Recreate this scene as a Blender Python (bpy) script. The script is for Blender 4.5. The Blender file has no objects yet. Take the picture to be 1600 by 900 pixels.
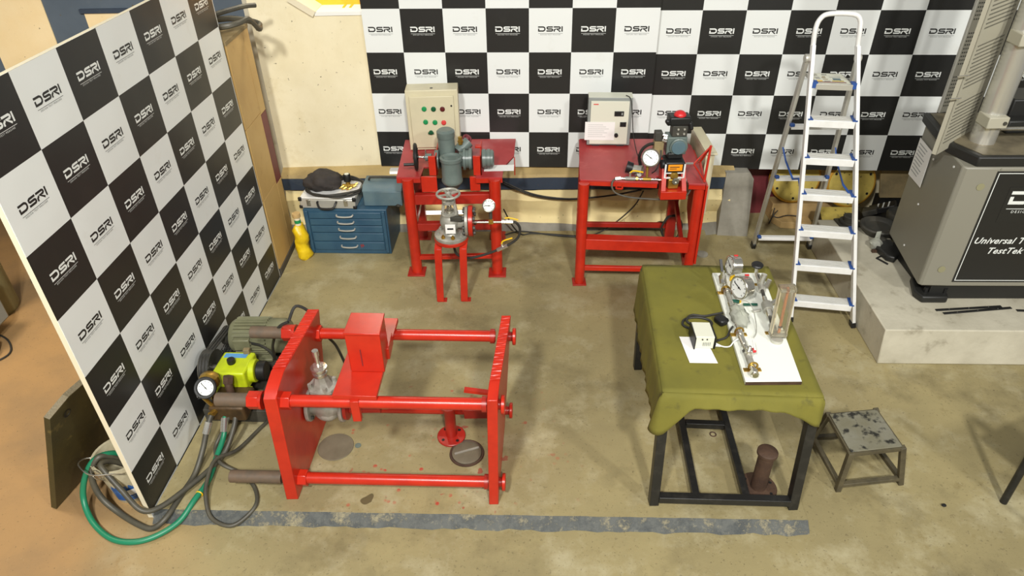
import bpy, bmesh, math, random
from mathutils import Vector, Matrix
random.seed(7)
PI = math.pi
S = bpy.context.scene
COL = S.collection

# ------------------------------------------------------------------ camera, world, lights
cam = bpy.data.objects.new('camera', bpy.data.cameras.new('camera'))
COL.objects.link(cam)
_p, _r = math.radians(34.848), math.radians(-1.01)
_f = Vector((0, math.cos(_p), -math.sin(_p))); _u = Vector((0, math.sin(_p), math.cos(_p))); _x = Vector((1, 0, 0))
_R = math.cos(_r)*_x + math.sin(_r)*_u
_U = -math.sin(_r)*_x + math.cos(_r)*_u
cam.matrix_world = Matrix(((_R.x, _U.x, -_f.x, 0), (_R.y, _U.y, -_f.y, 0), (_R.z, _U.z, -_f.z, 3.247), (0, 0, 0, 1)))
cam.data.sensor_width = 36; cam.data.lens = 1086.5/1600*36
cam.data.clip_start = 0.05; cam.data.clip_end = 100
S.camera = cam
S.view_settings.view_transform = 'Standard'; S.view_settings.look = 'None'
S.view_settings.gamma = 1; S.view_settings.use_curve_mapping = False
S.view_settings.exposure = -0.24
wd = bpy.data.worlds.new('world'); S.world = wd; wd.use_nodes = True
wd.node_tree.nodes['Background'].inputs[0].default_value = (1.0, 0.98, 0.94, 1)
wd.node_tree.nodes['Background'].inputs[1].default_value = 0.24

def area(name, loc, target, size, power, col):
    l = bpy.data.lights.new(name, 'AREA'); l.shape = 'DISK'; l.size = size; l.energy = power; l.color = col
    o = bpy.data.objects.new(name, l); COL.objects.link(o); o.location = loc
    o.rotation_euler = (Vector(target)-Vector(loc)).to_track_quat('-Z', 'Y').to_euler()
    return o
area('work_lamp', (1.3, -4.4, 7.6), (0.3, 4.2, 0.3), 0.6, 770, (1.0, 0.98, 0.93))
area('mid_lamp', (-1.3, -1.2, 5.6), (-0.6, 3.9, 0.0), 0.5, 400, (1.0, 0.985, 0.94))
area('bay_lamp', (4.9, -2.0, 5.2), (1.8, 4.6, 0.4), 0.5, 235, (1.0, 0.99, 0.94))
_w = area('warm_lamp', (-4.4, 3.6, 4.2), (-3.7, 4.1, 0.0), 0.8, 44, (1.0, 0.85, 0.62)); _w.data.spread = math.radians(95)
area('yard_daylight', (-1.3, 6.0, 3.3), (-1.3, 6.0, 1.9), 0.4, 26, (1.0, 0.92, 0.75))

# ------------------------------------------------------------------ materials
def lin(c):
    return tuple((v/255/12.92 if v/255 <= 0.04045 else ((v/255+0.055)/1.055)**2.4) for v in c) + (1,)
class NT:
    def __init__(s, name):
        s.m = bpy.data.materials.new(name); s.m.use_nodes = True
        s.n = s.m.node_tree.nodes; s.l = s.m.node_tree.links
        s.b = s.n['Principled BSDF']; s.tc = None
    def node(s, t, **kw):
        n = s.n.new(t)
        for k, v in kw.items(): setattr(n, k, v)
        return n
    def coord(s):
        if not s.tc: s.tc = s.node('ShaderNodeTexCoord')
        return s.tc.outputs['Object']
    def noise(s, scale, detail=5, rough=0.6, vec=None):
        n = s.node('ShaderNodeTexNoise'); n.inputs['Scale'].default_value = scale
        n.inputs['Detail'].default_value = detail; n.inputs['Roughness'].default_value = rough
        s.l.new(vec or s.coord(), n.inputs['Vector']); return n.outputs['Fac']
    def ramp(s, fac, a, b):
        r = s.node('ShaderNodeMapRange'); r.inputs['From Min'].default_value = a; r.inputs['From Max'].default_value = b
        s.l.new(fac, r.inputs['Value']); return r.outputs['Result']
    def mix(s, fac, a, b):
        m = s.node('ShaderNodeMix', data_type='RGBA')
        for sock, v in ((m.inputs['Factor'], fac), (m.inputs[6], a), (m.inputs[7], b)):
            if isinstance(v, (tuple, float, int)): sock.default_value = v
            else: s.l.new(v, sock)
        return m.outputs[2]
    def math(s, op, a, b=0.0):
        m = s.node('ShaderNodeMath', operation=op)
        for i, v in enumerate((a, b)):
            if isinstance(v, (float, int)): m.inputs[i].default_value = v
            else: s.l.new(v, m.inputs[i])
        return m.outputs[0]
    def xyz(s):
        x = s.node('ShaderNodeSeparateXYZ'); s.l.new(s.coord(), x.inputs[0]); return x.outputs
    def color(s, c):
        if isinstance(c, tuple): s.b.inputs['Base Color'].default_value = c
        else: s.l.new(c, s.b.inputs['Base Color'])
    def bump(s, h, strength, dist=0.01):
        b = s.node('ShaderNodeBump'); b.inputs['Strength'].default_value = strength; b.inputs['Distance'].default_value = dist
        s.l.new(h, b.inputs['Height']); s.l.new(b.outputs[0], s.b.inputs['Normal'])

def pm(name, c, rough=0.5, metal=0.0, c2=None, scale=6, lo=0.35, hi=0.7, bump=0.0, bscale=40, spec=None, c3=None, s3=30, lo3=0.62, hi3=0.68):
    t = NT(name); t.b.inputs['Roughness'].default_value = rough; t.b.inputs['Metallic'].default_value = metal
    if spec is not None: t.b.inputs['Specular IOR Level'].default_value = spec
    col = lin(c)
    if c2: col = t.mix(t.ramp(t.noise(scale), lo, hi), lin(c), lin(c2))
    if c3: col = t.mix(t.ramp(t.noise(s3), lo3, hi3), col, lin(c3))
    t.color(col)
    if bump: t.bump(t.noise(bscale), bump)
    return t.m

M = {}
M['red'] = pm('red_gloss_paint', (190, 43, 22), 0.3, c2=(172, 35, 19), scale=9, bump=0.05, bscale=25)
M['red_dull'] = pm('red_old_paint', (172, 40, 27), 0.36, c2=(148, 33, 24), scale=5, bump=0.05, bscale=25)
M['red_top'] = pm('red_scuffed_paint', (172, 58, 58), 0.38, c2=(158, 44, 44), scale=4, c3=(186, 92, 88), s3=7, lo3=0.58, hi3=0.8)
M['black'] = pm('black_plastic', (24, 24, 24), 0.45)
M['rubber'] = pm('black_rubber', (34, 34, 32), 0.6, c2=(50, 48, 42), scale=12)
M['hose'] = pm('worn_rubber_hose', (62, 60, 52), 0.5, c2=(84, 80, 66), scale=9)
M['black_metal'] = pm('black_painted_steel', (30, 30, 29), 0.4, c2=(52, 50, 46), scale=14, lo=0.5, hi=0.8)
M['dark_iron'] = pm('dark_cast_iron', (52, 52, 48), 0.6, c2=(72, 68, 58), scale=10, bump=0.15)
M['rust'] = pm('rusty_steel', (62, 44, 33), 0.7, c2=(82, 60, 44), scale=12, bump=0.25, bscale=60)
M['thread'] = pm('brown_threaded_steel', (104, 84, 66), 0.6, c2=(86, 76, 64), scale=15, bump=0.1)
M['alu'] = pm('brushed_aluminium', (240, 240, 238), 0.4, 0.15, c2=(228, 228, 224), scale=12)
M['alu_grey'] = pm('grey_aluminium', (196, 194, 184), 0.4, 0.5)
M['steel'] = pm('shiny_steel', (214, 212, 202), 0.22, 0.9, c2=(180, 176, 164), scale=10)
M['chrome'] = pm('chrome', (222, 220, 212), 0.2, 0.9)
M['column'] = pm('satin_chrome_column', (206, 205, 198), 0.25, 0.7)
M['cast'] = pm('silver_cast_steel', (176, 174, 164), 0.42, 0.3, c2=(140, 137, 126), scale=16, bump=0.12, bscale=70)
M['brass'] = pm('brass', (196, 160, 70), 0.35, 0.8, c2=(160, 126, 60), scale=20)
M['brown_iron'] = pm('oily_brown_iron', (92, 70, 42), 0.5, 0.3, c2=(60, 46, 30), scale=14, bump=0.2)
M['grey_paint'] = pm('grey_green_hammer_paint', (104, 116, 110), 0.32, c2=(90, 102, 98), scale=8, bump=0.06)
M['motor'] = pm('olive_motor_paint', (124, 124, 96), 0.42, c2=(100, 100, 76), scale=8, c3=(128, 124, 92), s3=5, lo3=0.6, hi3=0.8)
M['lime'] = pm('lime_yellow_paint', (196, 212, 24), 0.4, c2=(168, 182, 30), scale=10)
M['ivory'] = pm('ivory_enamel', (208, 200, 168), 0.4, c2=(198, 190, 160), scale=5)
M['cream_panel'] = pm('cream_enamel', (214, 214, 196), 0.4)
M['panel_grey'] = pm('grey_enamel', (138, 142, 138), 0.4)
M['white'] = pm('white_plastic', (232, 232, 226), 0.45)
M['paper'] = pm('white_paper', (232, 230, 226), 0.8)
M['laminate'] = pm('white_laminate', (232, 234, 224), 0.35)
M['yellow'] = pm('yellow_enamel', (232, 186, 20), 0.4)
M['orange'] = pm('orange_sticker', (240, 150, 20), 0.5)
M['green_btn'] = pm('green_button', (30, 140, 80), 0.3)
M['dgreen_btn'] = pm('dark_green_button', (16, 84, 50), 0.3)
M['red_btn'] = pm('red_button', (210, 70, 66), 0.3)
M['maroon_btn'] = pm('maroon_button', (92, 34, 34), 0.3)
M['blue'] = pm('blue_tag_plastic', (40, 78, 146), 0.5)
M['chest'] = pm('blue_hammer_paint', (40, 74, 98), 0.42, c2=(54, 88, 108), scale=6, c3=(104, 100, 92), s3=14, lo3=0.68, hi3=0.74)
M['box_blue'] = pm('grey_blue_paint', (82, 106, 116), 0.45, c2=(98, 118, 122), scale=6)
M['bag'] = pm('black_cloth_bag', (46, 42, 40), 0.85, c2=(58, 52, 48), scale=14, bump=0.3, bscale=18)
M['yellow_bag'] = pm('yellow_plastic_film', (232, 200, 26), 0.35, c2=(206, 168, 20), scale=14, bump=0.4, bscale=25)
M['wood_ply'] = pm('varnished_plywood', (196, 164, 104), 0.5, c2=(180, 146, 88), scale=2.2, c3=(164, 130, 78), s3=9, lo3=0.62, hi3=0.8)
M['wood_grey'] = pm('weathered_wood', (150, 132, 92), 0.7, c2=(104, 92, 66), scale=5)
M['wood_light'] = pm('light_timber', (196, 166, 112), 0.65, c2=(178, 148, 98), scale=7)
M['maroon'] = pm('maroon_paint', (112, 44, 50), 0.5, c2=(98, 38, 44), scale=5)
M['skirt'] = pm('dark_skirting', (70, 66, 60), 0.6)
M['black_print'] = pm('black_print', (34, 34, 33), 0.38)
M['white_print'] = pm('white_print', (226, 229, 225), 0.38)
M['grey_print'] = pm('grey_print', (150, 152, 150), 0.4)
M['core'] = pm('cream_board_edge', (222, 212, 184), 0.6)
M['cloth'] = pm('olive_green_cloth', (116, 110, 38), 0.85, c2=(102, 98, 34), scale=3.5, c3=(88, 84, 34), s3=11, lo3=0.6, hi3=0.75, bump=0.12, bscale=9)
M['concrete_lt'] = pm('pale_concrete', (196, 190, 170), 0.85, c2=(170, 164, 144), scale=3, bump=0.25, bscale=25, c3=(140, 132, 112), s3=6, lo3=0.58, hi3=0.75)
M['concrete_gr'] = pm('grey_concrete', (150, 146, 134), 0.9, c2=(120, 116, 104), scale=4, bump=0.3, bscale=20)
M['umt_grey'] = pm('satin_warm_grey', (136, 133, 120), 0.42)
M['umt_dark'] = pm('charcoal_edge', (34, 34, 32), 0.45)
M['umt_top'] = pm('stained_steel_top', (138, 128, 104), 0.45, 0.3, c2=(100, 92, 74), scale=9)
M['tape'] = pm('faint_yellow_tape', (142, 138, 108), 0.5)
M['disc_floor'] = pm('dusty_brown_steel', (112, 103, 84), 0.6, c2=(98, 90, 72), scale=9)
M['perf'] = pm('beige_sheet_steel', (172, 168, 150), 0.45)
M['disc_yellow'] = pm('stained_yellow_paint', (206, 184, 92), 0.6, c2=(176, 156, 80), scale=8, c3=(70, 62, 40), s3=18, lo3=0.62, hi3=0.68)
M['disc_rim'] = pm('ochre_yellow_paint', (206, 152, 30), 0.55, c2=(160, 116, 40), scale=10)
M['stool_top'] = pm('scuffed_stool_steel', (112, 108, 88), 0.5, c2=(128, 126, 112), scale=8, c3=(38, 37, 32), s3=15, lo3=0.52, hi3=0.62)
M['stool_leg'] = pm('dirty_steel', (92, 84, 62), 0.55, c2=(66, 60, 46), scale=14)
M['olive_plate'] = pm('oily_olive_steel', (74, 66, 34), 0.5, c2=(58, 52, 30), scale=4, c3=(96, 84, 46), s3=14, lo3=0.62, hi3=0.72, bump=0.1)
M['cut_edge'] = pm('flame_cut_steel_edge', (120, 112, 92), 0.5, 0.4, bump=0.6, bscale=30)
M['bucket'] = pm('dirty_white_plastic', (196, 188, 160), 0.55, c2=(150, 140, 110), scale=7)
M['bucket_label'] = pm('blue_printed_label', (44, 88, 150), 0.5, c2=(110, 150, 190), scale=14, lo=0.55, hi=0.6)
M['green_hose'] = pm('green_spiral_hose', (28, 120, 86), 0.4)
M['cyl_green'] = pm('olive_gas_cylinder', (126, 120, 84), 0.45, c2=(112, 106, 74), scale=5)
M['acrylic'] = pm('clear_acrylic', (244, 240, 224), 0.06)
_t = M['acrylic'].node_tree.nodes['Principled BSDF']; _t.inputs['Transmission Weight'].default_value = 0.92; _t.inputs['IOR'].default_value = 1.3
M['copper'] = pm('amber_tube', (196, 124, 70), 0.35)
M['gauge_face'] = pm('gauge_dial', (232, 234, 230), 0.4)
M['plastic_bag'] = pm('cloudy_plastic_bag', (226, 228, 214), 0.3, bump=0.5, bscale=22)
_t = M['plastic_bag'].node_tree.nodes['Principled BSDF']; _t.inputs['Transmission Weight'].default_value = 0.6; _t.inputs['IOR'].default_value = 1.15
M['green_handle'] = pm('dark_green_plastic', (20, 76, 60), 0.4)
M['red_cap'] = pm('red_plastic', (206, 40, 44), 0.35)
M['teal_spot'] = pm('teal_metal', (96, 108, 100), 0.5)
M['wet'] = pm('oil_stain', (96, 86, 60), 0.4)
M['blue_label'] = pm('blue_label', (90, 150, 200), 0.4)
M['orange_panel'] = pm('orange_sheet', (246, 178, 40), 0.5)
M['tube_glow'] = pm('lit_fluorescent_tube', (255, 250, 240), 0.4)
_t = M['tube_glow'].node_tree.nodes['Principled BSDF']; _t.inputs['Emission Color'].default_value = (1, 0.9, 0.82, 1); _t.inputs['Emission Strength'].default_value = 2.2

def floor_mat(name, plinth):
    t = NT(name); t.b.inputs['Roughness'].default_value = 0.62
    x = t.xyz()
    c = t.mix(t.ramp(t.noise(0.9, 6), 0.35, 0.65), lin((156, 143, 101)), lin((132, 121, 86)))
    c = t.mix(t.ramp(t.noise(2.6, 7, 0.7), 0.5, 0.72), c, lin((172, 163, 130)))
    c = t.mix(t.math('MULTIPLY', t.ramp(t.noise(1.6, 6, 0.7), 0.52, 0.7), 0.7), c, lin((106, 96, 66)))
    c = t.mix(t.ramp(t.noise(9, 6, 0.7), 0.6, 0.72), c, lin((134, 120, 80)))
    c = t.mix(t.math('MULTIPLY', t.ramp(t.noise(38, 3), 0.62, 0.7), 0.45), c, lin((98, 87, 62)))
    if not plinth:
        # terracotta tone mixed in towards the left-hand bay
        wob = t.math('ADD', x[0], t.math('MULTIPLY', t.noise(1.3), 0.8))
        c = t.mix(t.ramp(wob, -1.2, -2.1), c, t.mix(t.ramp(t.noise(2.2, 6), 0.4, 0.65), lin((160, 126, 82)), lin((142, 114, 78))))
    else:
        # drips of red paint round the red frame
        v = t.node('ShaderNodeTexVoronoi'); v.inputs['Scale'].default_value = 16; t.l.new(t.coord(), v.inputs['Vector'])
        d = t.node('ShaderNodeVectorMath', operation='DISTANCE'); t.l.new(t.coord(), d.inputs[0]); d.inputs[1].default_value = (-0.45, 2.85, 0)
        near = t.ramp(t.math('ADD', d.outputs['Value'], t.math('MULTIPLY', t.noise(6), 0.9)), 1.35, 0.75)
        spot = t.math('MULTIPLY', t.ramp(v.outputs['Distance'], 0.24, 0.15), near)
        spot = t.math('MULTIPLY', spot, t.ramp(t.noise(4), 0.5, 0.6))
        c = t.mix(spot, c, lin((170, 48, 36)))
        streak = t.math('MULTIPLY', t.ramp(t.noise(11, 2, 0.5), 0.69, 0.72), near)
        c = t.mix(t.math('MULTIPLY', streak, 0.8), c, lin((150, 60, 46)))
    c = t.mix(t.math('MULTIPLY', t.ramp(t.noise(60, 2), 0.66, 0.7), 0.55), c, lin((88, 76, 50)))
    c = t.mix(t.math('MULTIPLY', t.ramp(t.noise(22, 8, 0.8), 0.64, 0.72), 0.6), c, lin((196, 184, 150)))
    t.color(c)
    t.bump(t.noise(14, 7, 0.7), 0.12, 0.02)
    return t.m
M['floor'] = floor_mat('concrete_floor', False)
M['plinth'] = floor_mat('concrete_plinth', True)
def strip_mat():
    t = NT('worn_blue_black_edge_paint'); t.b.inputs['Roughness'].default_value = 0.7
    c = t.mix(t.ramp(t.noise(14, 6, 0.7), 0.42, 0.6), lin((84, 86, 82)), lin((58, 62, 62)))
    c = t.mix(t.ramp(t.noise(7, 7, 0.8), 0.53, 0.66), c, lin((150, 140, 108)))
    c = t.mix(t.math('MULTIPLY', t.ramp(t.noise(26, 6, 0.8), 0.55, 0.7), 0.7), c, lin((132, 126, 104)))
    t.color(c); t.bump(t.noise(30), 0.3); return t.m
M['strip'] = strip_mat()
def wall_mat(name, a, b, stain, lo, hi):
    t = NT(name); t.b.inputs['Roughness'].default_value = 0.75
    c = t.mix(t.ramp(t.noise(2.2, 6), 0.4, 0.7), lin(a), lin(b))
    c = t.mix(t.math('MULTIPLY', t.ramp(t.noise(1.7, 7, 0.72), lo, hi), 0.75), c, lin(stain))
    c = t.mix(t.ramp(t.noise(34, 4), 0.68, 0.73), c, lin((96, 84, 60)))
    t.color(c); t.bump(t.noise(9, 5), 0.12, 0.02); return t.m
M['cream_wall'] = wall_mat('cream_painted_plaster', (232, 222, 190), (222, 210, 174), (200, 182, 132), 0.55, 0.75)
M['cream_low'] = wall_mat('cream_rough_plaster', (234, 216, 160), (222, 202, 146), (196, 176, 122), 0.55, 0.75)
M['tan_ledge'] = wall_mat('dusty_ledge', (190, 166, 112), (168, 146, 98), (140, 120, 80), 0.5, 0.7)
M['navy'] = wall_mat('navy_band_paint', (54, 66, 82), (46, 56, 70), (84, 90, 92), 0.6, 0.75)
M['grey_wall'] = wall_mat('blue_grey_wall_paint', (88, 100, 112), (80, 92, 104), (104, 112, 118), 0.55, 0.8)
M['peach_wall'] = wall_mat('peach_wall_paint', (244, 222, 176), (240, 214, 162), (232, 200, 150), 0.55, 0.8)

# ------------------------------------------------------------------ geometry helpers
V = Vector
class MB:
    def __init__(s): s.v = []; s.f = []
    def add(s, vs, fs):
        n = len(s.v); s.v += [V(a) for a in vs]; s.f += [tuple(i+n for i in f) for f in fs]; return s
    def box(s, c, d, rz=0.0, R=None):
        q = R or Matrix.Rotation(rz, 3, 'Z')
        vs = [V(c)+q @ V((x*d[0]/2, y*d[1]/2, z*d[2]/2)) for x in (-1, 1) for y in (-1, 1) for z in (-1, 1)]
        return s.add(vs, [(0, 1, 3, 2), (4, 6, 7, 5), (0, 4, 5, 1), (2, 3, 7, 6), (0, 2, 6, 4), (1, 5, 7, 3)])
    def bb(s, a, b): return s.box(((a[0]+b[0])/2, (a[1]+b[1])/2, (a[2]+b[2])/2), (abs(b[0]-a[0]), abs(b[1]-a[1]), abs(b[2]-a[2])))
    def bar(s, p, q, w, h, side=None):
        p, q = V(p), V(q); z = (q-p).normalized()
        x = V(side) if side else (V((1, 0, 0)) if abs(z.x) < 0.8 else V((0, 1, 0)))
        y = z.cross(x).normalized(); x = y.cross(z).normalized()
        vs = [a+x*(i*w/2)+y*(j*h/2) for a in (p, q) for i, j in ((-1, -1), (1, -1), (1, 1), (-1, 1))]
        return s.add(vs, [(3, 2, 1, 0), (4, 5, 6, 7), (0, 1, 5, 4), (1, 2, 6, 5), (2, 3, 7, 6), (3, 0, 4, 7)])
    def lathe(s, prof, p, axis, n=20, cap=True):
        z = V(axis).normalized(); x = z.orthogonal().normalized()
        if abs(z.z) < 0.9: x = z.cross(V((0, 0, 1))).normalized()
        y = z.cross(x); p = V(p); vs = []
        for r, t in prof:
            for k in range(n):
                a = 2*PI*k/n; vs.append(p+z*t+(x*math.cos(a)+y*math.sin(a))*max(r, 1e-4))
        fs = [(i*n+k, i*n+(k+1) % n, (i+1)*n+(k+1) % n, (i+1)*n+k) for i in range(len(prof)-1) for k in range(n)]
        if cap: fs += [tuple(range(n))[::-1], tuple((len(prof)-1)*n+k for k in range(n))]
        return s.add(vs, fs)
    def cyl(s, p, q, r, r2=None, n=16, cap=True):
        d = V(q)-V(p); return s.lathe([(r, 0), (r if r2 is None else r2, d.length)], p, d, n, cap)
    def tube(s, pts, r, n=8, closed=False, sub=5, smooth=True):
        P = [V(a) for a in pts]
        if smooth and len(P) > 2:
            Q = []; m = len(P)
            rng = range(m) if closed else range(m-1)
            for i in rng:
                a = P[(i-1) % m] if closed or i > 0 else P[0]; b = P[i]; c = P[(i+1) % m]; d = P[(i+2) % m] if closed or i+2 < m else P[-1]
                for k in range(sub):
                    t = k/sub
                    Q.append(0.5*((2*b)+(c-a)*t+(2*a-5*b+4*c-d)*t*t+(3*b-a-3*c+d)*t**3))
            if not closed: Q.append(P[-1])
            P = Q
        m = len(P); vs = []; x = None
        for i in range(m):
            if closed: t = (P[(i+1) % m]-P[i-1])
            else: t = P[min(i+1, m-1)]-P[max(i-1, 0)]
            t = t.normalized() if t.length > 1e-9 else V((0, 0, 1))
            x = t.orthogonal().normalized() if x is None else (x-t*x.dot(t)).normalized()
            y = t.cross(x)
            vs += [P[i]+(x*math.cos(2*PI*k/n)+y*math.sin(2*PI*k/n))*r for k in range(n)]
        fs = [(i*n+k, i*n+(k+1) % n, ((i+1) % m)*n+(k+1) % n, ((i+1) % m)*n+k) for i in range(m if closed else m-1) for k in range(n)]
        if not closed: fs += [tuple(range(n))[::-1], tuple((m-1)*n+k for k in range(n))]
        return s.add(vs, fs)
    def torus(s, c, axis, R, r, n=24, m=8):
        z = V(axis).normalized(); x = z.orthogonal().normalized(); y = z.cross(x)
        return s.tube([V(c)+(x*math.cos(2*PI*k/n)+y*math.sin(2*PI*k/n))*R for k in range(n)], r, m, True, smooth=False)
    def prism(s, poly, d):
        n = len(poly); P = [V(a) for a in poly]; d = V(d)
        return s.add(P+[a+d for a in P], [tuple(range(n))[::-1], tuple(range(n, 2*n))]+[(i, (i+1) % n, n+(i+1) % n, n+i) for i in range(n)])
    def ball(s, c, r, n=14, sc=(1, 1, 1)):
        vs = []; m = n//2
        for i in range(m+1):
            a = PI*i/m
            for k in range(n):
                b = 2*PI*k/n; vs.append(V(c)+V((r*sc[0]*math.sin(a)*math.cos(b), r*sc[1]*math.sin(a)*math.sin(b), r*sc[2]*math.cos(a))))
        return s.add(vs, [(i*n+k, (i+1)*n+k, (i+1)*n+(k+1) % n, i*n+(k+1) % n) for i in range(m) for k in range(n)])
    def grid(s, fn, nu, nv):
        return s.add([fn(i/nu, j/nv) for i in range(nu+1) for j in range(nv+1)],
                     [(i*(nv+1)+j, (i+1)*(nv+1)+j, (i+1)*(nv+1)+j+1, i*(nv+1)+j+1) for i in range(nu) for j in range(nv)])
    def ribbon(s, pts, w, z, place):
        P = [V((a[0], a[1], 0)) for a in pts]; L = []; R = []
        for i in range(len(P)):
            d0 = (P[i]-P[i-1]).normalized() if i else None
            d1 = (P[i+1]-P[i]).normalized() if i < len(P)-1 else None
            d0 = d0 or d1; d1 = d1 or d0
            n0 = V((-d0.y, d0.x, 0)); n1 = V((-d1.y, d1.x, 0)); b = (n0+n1).normalized()
            k = w/2/max(0.5, b.dot(n0)); L.append(P[i]+b*k); R.append(P[i]-b*k)
        vs = [place(a.x, a.y, z) for a in L]+[place(a.x, a.y, z) for a in R]; n = len(P)
        return s.add(vs, [(i, n+i, n+i+1, i+1) for i in range(n-1)])
    def warp(s, fn): s.v = [V(fn(p)) for p in s.v]; return s

def wm(o):
    m = Matrix.Identity(4)
    while o:
        m = Matrix.LocRotScale(o.location, o.rotation_euler, o.scale) @ m; o = o.parent
    return m
def tag(o, label=None, cat=None, group=None, kind=None):
    if label: o['label'] = label
    if cat: o['category'] = cat
    if group: o['group'] = group
    if kind: o['kind'] = kind
    return o
def obj(name, mb, mat, parent=None, bevel=0.0, flat=False, label=None, kind=None, fix=True, angle=38):
    me = bpy.data.meshes.new(name)
    if parent is not None:
        inv = wm(parent).inverted(); vs = [inv @ p for p in mb.v]; org = V((0, 0, 0))
    else:
        xs = [p.x for p in mb.v]; ys = [p.y for p in mb.v]; zs = [p.z for p in mb.v]
        org = V(((min(xs)+max(xs))/2, (min(ys)+max(ys))/2, min(zs))) if fix else V((0, 0, 0))
        vs = [p-org for p in mb.v]
    me.from_pydata(vs, [], mb.f); me.update()
    bm = bmesh.new(); bm.from_mesh(me); bmesh.ops.recalc_face_normals(bm, faces=bm.faces); bm.to_mesh(me); bm.free()
    for m in (mat if isinstance(mat, (list, tuple)) else [mat]): me.materials.append(M[m])
    if not flat:
        me.shade_smooth(); me.set_sharp_from_angle(angle=math.radians(angle))
    o = bpy.data.objects.new(name, me); COL.objects.link(o); o.location = org
    if parent is not None: o.parent = parent
    if bevel:
        b = o.modifiers.new('bevel', 'BEVEL'); b.width = bevel; b.segments = 2; b.limit_method = 'ANGLE'; b.angle_limit = math.radians(45)
    if label: o['label'] = label
    if kind: o['kind'] = kind
    return o
def thing(name, label, cat, loc=(0, 0, 0), rz=0.0, group=None):
    o = bpy.data.objects.new(name, None); COL.objects.link(o); o.location = loc; o.rotation_euler = (0, 0, rz)
    o.empty_display_size = 0.1
    return tag(o, label, cat, group)
def struct(name, mb, mat, parent=None, **k): return obj(name, mb, mat, parent, kind='structure', **k)
def copy_part(o, parent, loc=None):
    c = o.copy(); COL.objects.link(c); c.parent = parent
    if loc is not None: c.location = loc
    return c
def text_mb(body, size, place, z=0.0, shear=0.0, offset=0.0, spacing=1.0):
    cu = bpy.data.curves.new('text', 'FONT'); cu.body = body; cu.size = size; cu.shear = shear; cu.offset = offset
    cu.space_character = spacing; cu.align_x = 'CENTER'; cu.resolution_u = 2
    o = bpy.data.objects.new('text', cu); COL.objects.link(o)
    dg = bpy.context.evaluated_depsgraph_get(); dg.update(); me = bpy.data.meshes.new_from_object(o.evaluated_get(dg))
    mb = MB(); mb.add([place(v.co.x, v.co.y, z) for v in me.vertices], [tuple(p.vertices) for p in me.polygons])
    bpy.data.objects.remove(o); bpy.data.curves.remove(cu); bpy.data.meshes.remove(me)
    return mb

LOGO = [([(0, .87), (1.0, .87), (1.22, .76), (1.3, .6), (1.3, .4), (1.22, .24), (1.0, .13), (.13, .13), (.13, .58)]),
        ([(2.82, .87), (1.9, .87), (1.74, .78), (1.74, .6), (1.88, .5), (2.62, .5), (2.76, .4), (2.76, .22), (2.62, .13), (1.6, .13)]),
        ([(2.98, .87), (4.05, .87), (4.2, .76), (4.2, .62), (4.05, .5), (3.55, .5), (4.25, 0.0)]), ([(3.1, 0), (3.1, .3), (3.35, .5)]),
        ([(4.58, 0), (4.58, 1)])]
def logo_mb(h, place, z, tagline=True):
    """letters D S R I, underline and small tagline; centred on the origin"""
    mb = MB()
    for st in LOGO: mb.ribbon([((a-2.36)*h, b*h) for a, b in st], 0.24*h, z, place)
    if tagline:
        mb.ribbon([(-2.3*h, -.33*h), (2.36*h, -.33*h)], 0.045*h, z, place)
        t = text_mb('DESIGN·TEST·MEASURE', 0.27*h, lambda x, y, q: place(x, y-.64*h, q), z, 0, 0.0, 1.42)
        n = len(mb.v); mb.v += t.v; mb.f += [tuple(i+n for i in f) for f in t.f]
    return mb

def gauge(parent, c, face, r, depth, body='steel', ring='steel', name='gauge', needle=0.6, rw=.09):
    """round pressure gauge: body > dial, needle"""
    f = V(face).normalized(); c = V(c)
    mb = MB().lathe([(r*0.5, -depth), (r*.94, -depth*.9), (r*.96, -depth*.15), (r*1.06, -depth*.12), (r*1.06, 0.012*r), (r*.9, 0.012*r), (r*.9, -0.02*r)], c, f, 24)
    g = obj(name, mb, body, parent)
    obj('dial', MB().cyl(c-f*0.001, c+f*0.002, r*.9, n=24), 'gauge_face', g)
    rm = MB().torus(c+f*0.004, f, r*(.91+rw), r*rw, 24, 6); obj('rim', rm, ring, g)
    x = f.cross(V((0, 0, 1))).normalized(); y = x.cross(f)
    d = x*math.cos(needle)+y*math.sin(needle)
    nm = MB().bar(c-d*r*.25+f*.004, c+d*r*.72+f*.004, r*.07, 0.002, side=d.cross(f))
    for k in range(9):
        a = math.radians(-45+270*k/8); e = x*math.cos(a)+y*math.sin(a)
        nm.bar(c+e*r*.66+f*.003, c+e*r*.8+f*.003, r*.05, .0015, side=e.cross(f))
    nm.cyl(c+f*.002, c+f*.007, r*.08, n=8)
    obj('needle', nm, 'black', g)
    return g

# ------------------------------------------------------------------ setting
Z0 = -0.05
struct('floor', MB().bb((-9, -5, Z0-.2), (9, 9, Z0)), 'floor', fix=False)
# low plinth with a painted sloping edge
pl = [(-2.045, 2.535), (-1.945, 4.93), (-1.945, 5.62), (1.78, 5.55), (1.60, 2.385)]
pt = [V((a, b, 0)) for a, b in pl]
tp = thing('trim_1', 'low concrete plinth under the red frame and green table', 'plinth'); tp['kind'] = 'structure'; del tp['category']
struct('plinth_top', MB().prism([(a, b, Z0-.02) for a, b in pl], (0, 0, -Z0+.02)), 'plinth', tp)
e = MB()
n = 60
def edge_pt(i, j):
    x = pl[0][0]+(pl[4][0]-pl[0][0])*i; y = pl[0][1]+(pl[4][1]-pl[0][1])*i
    w = math.sin(i*70)*.004+math.sin(i*173)*.003+random.uniform(-.003, .003)
    return V((x, y-.062*j+w*(0.3+j), .0012+(Z0+.0005)*j))
e.grid(edge_pt, n, 3); struct('painted_edge', e, 'strip', tp)

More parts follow.
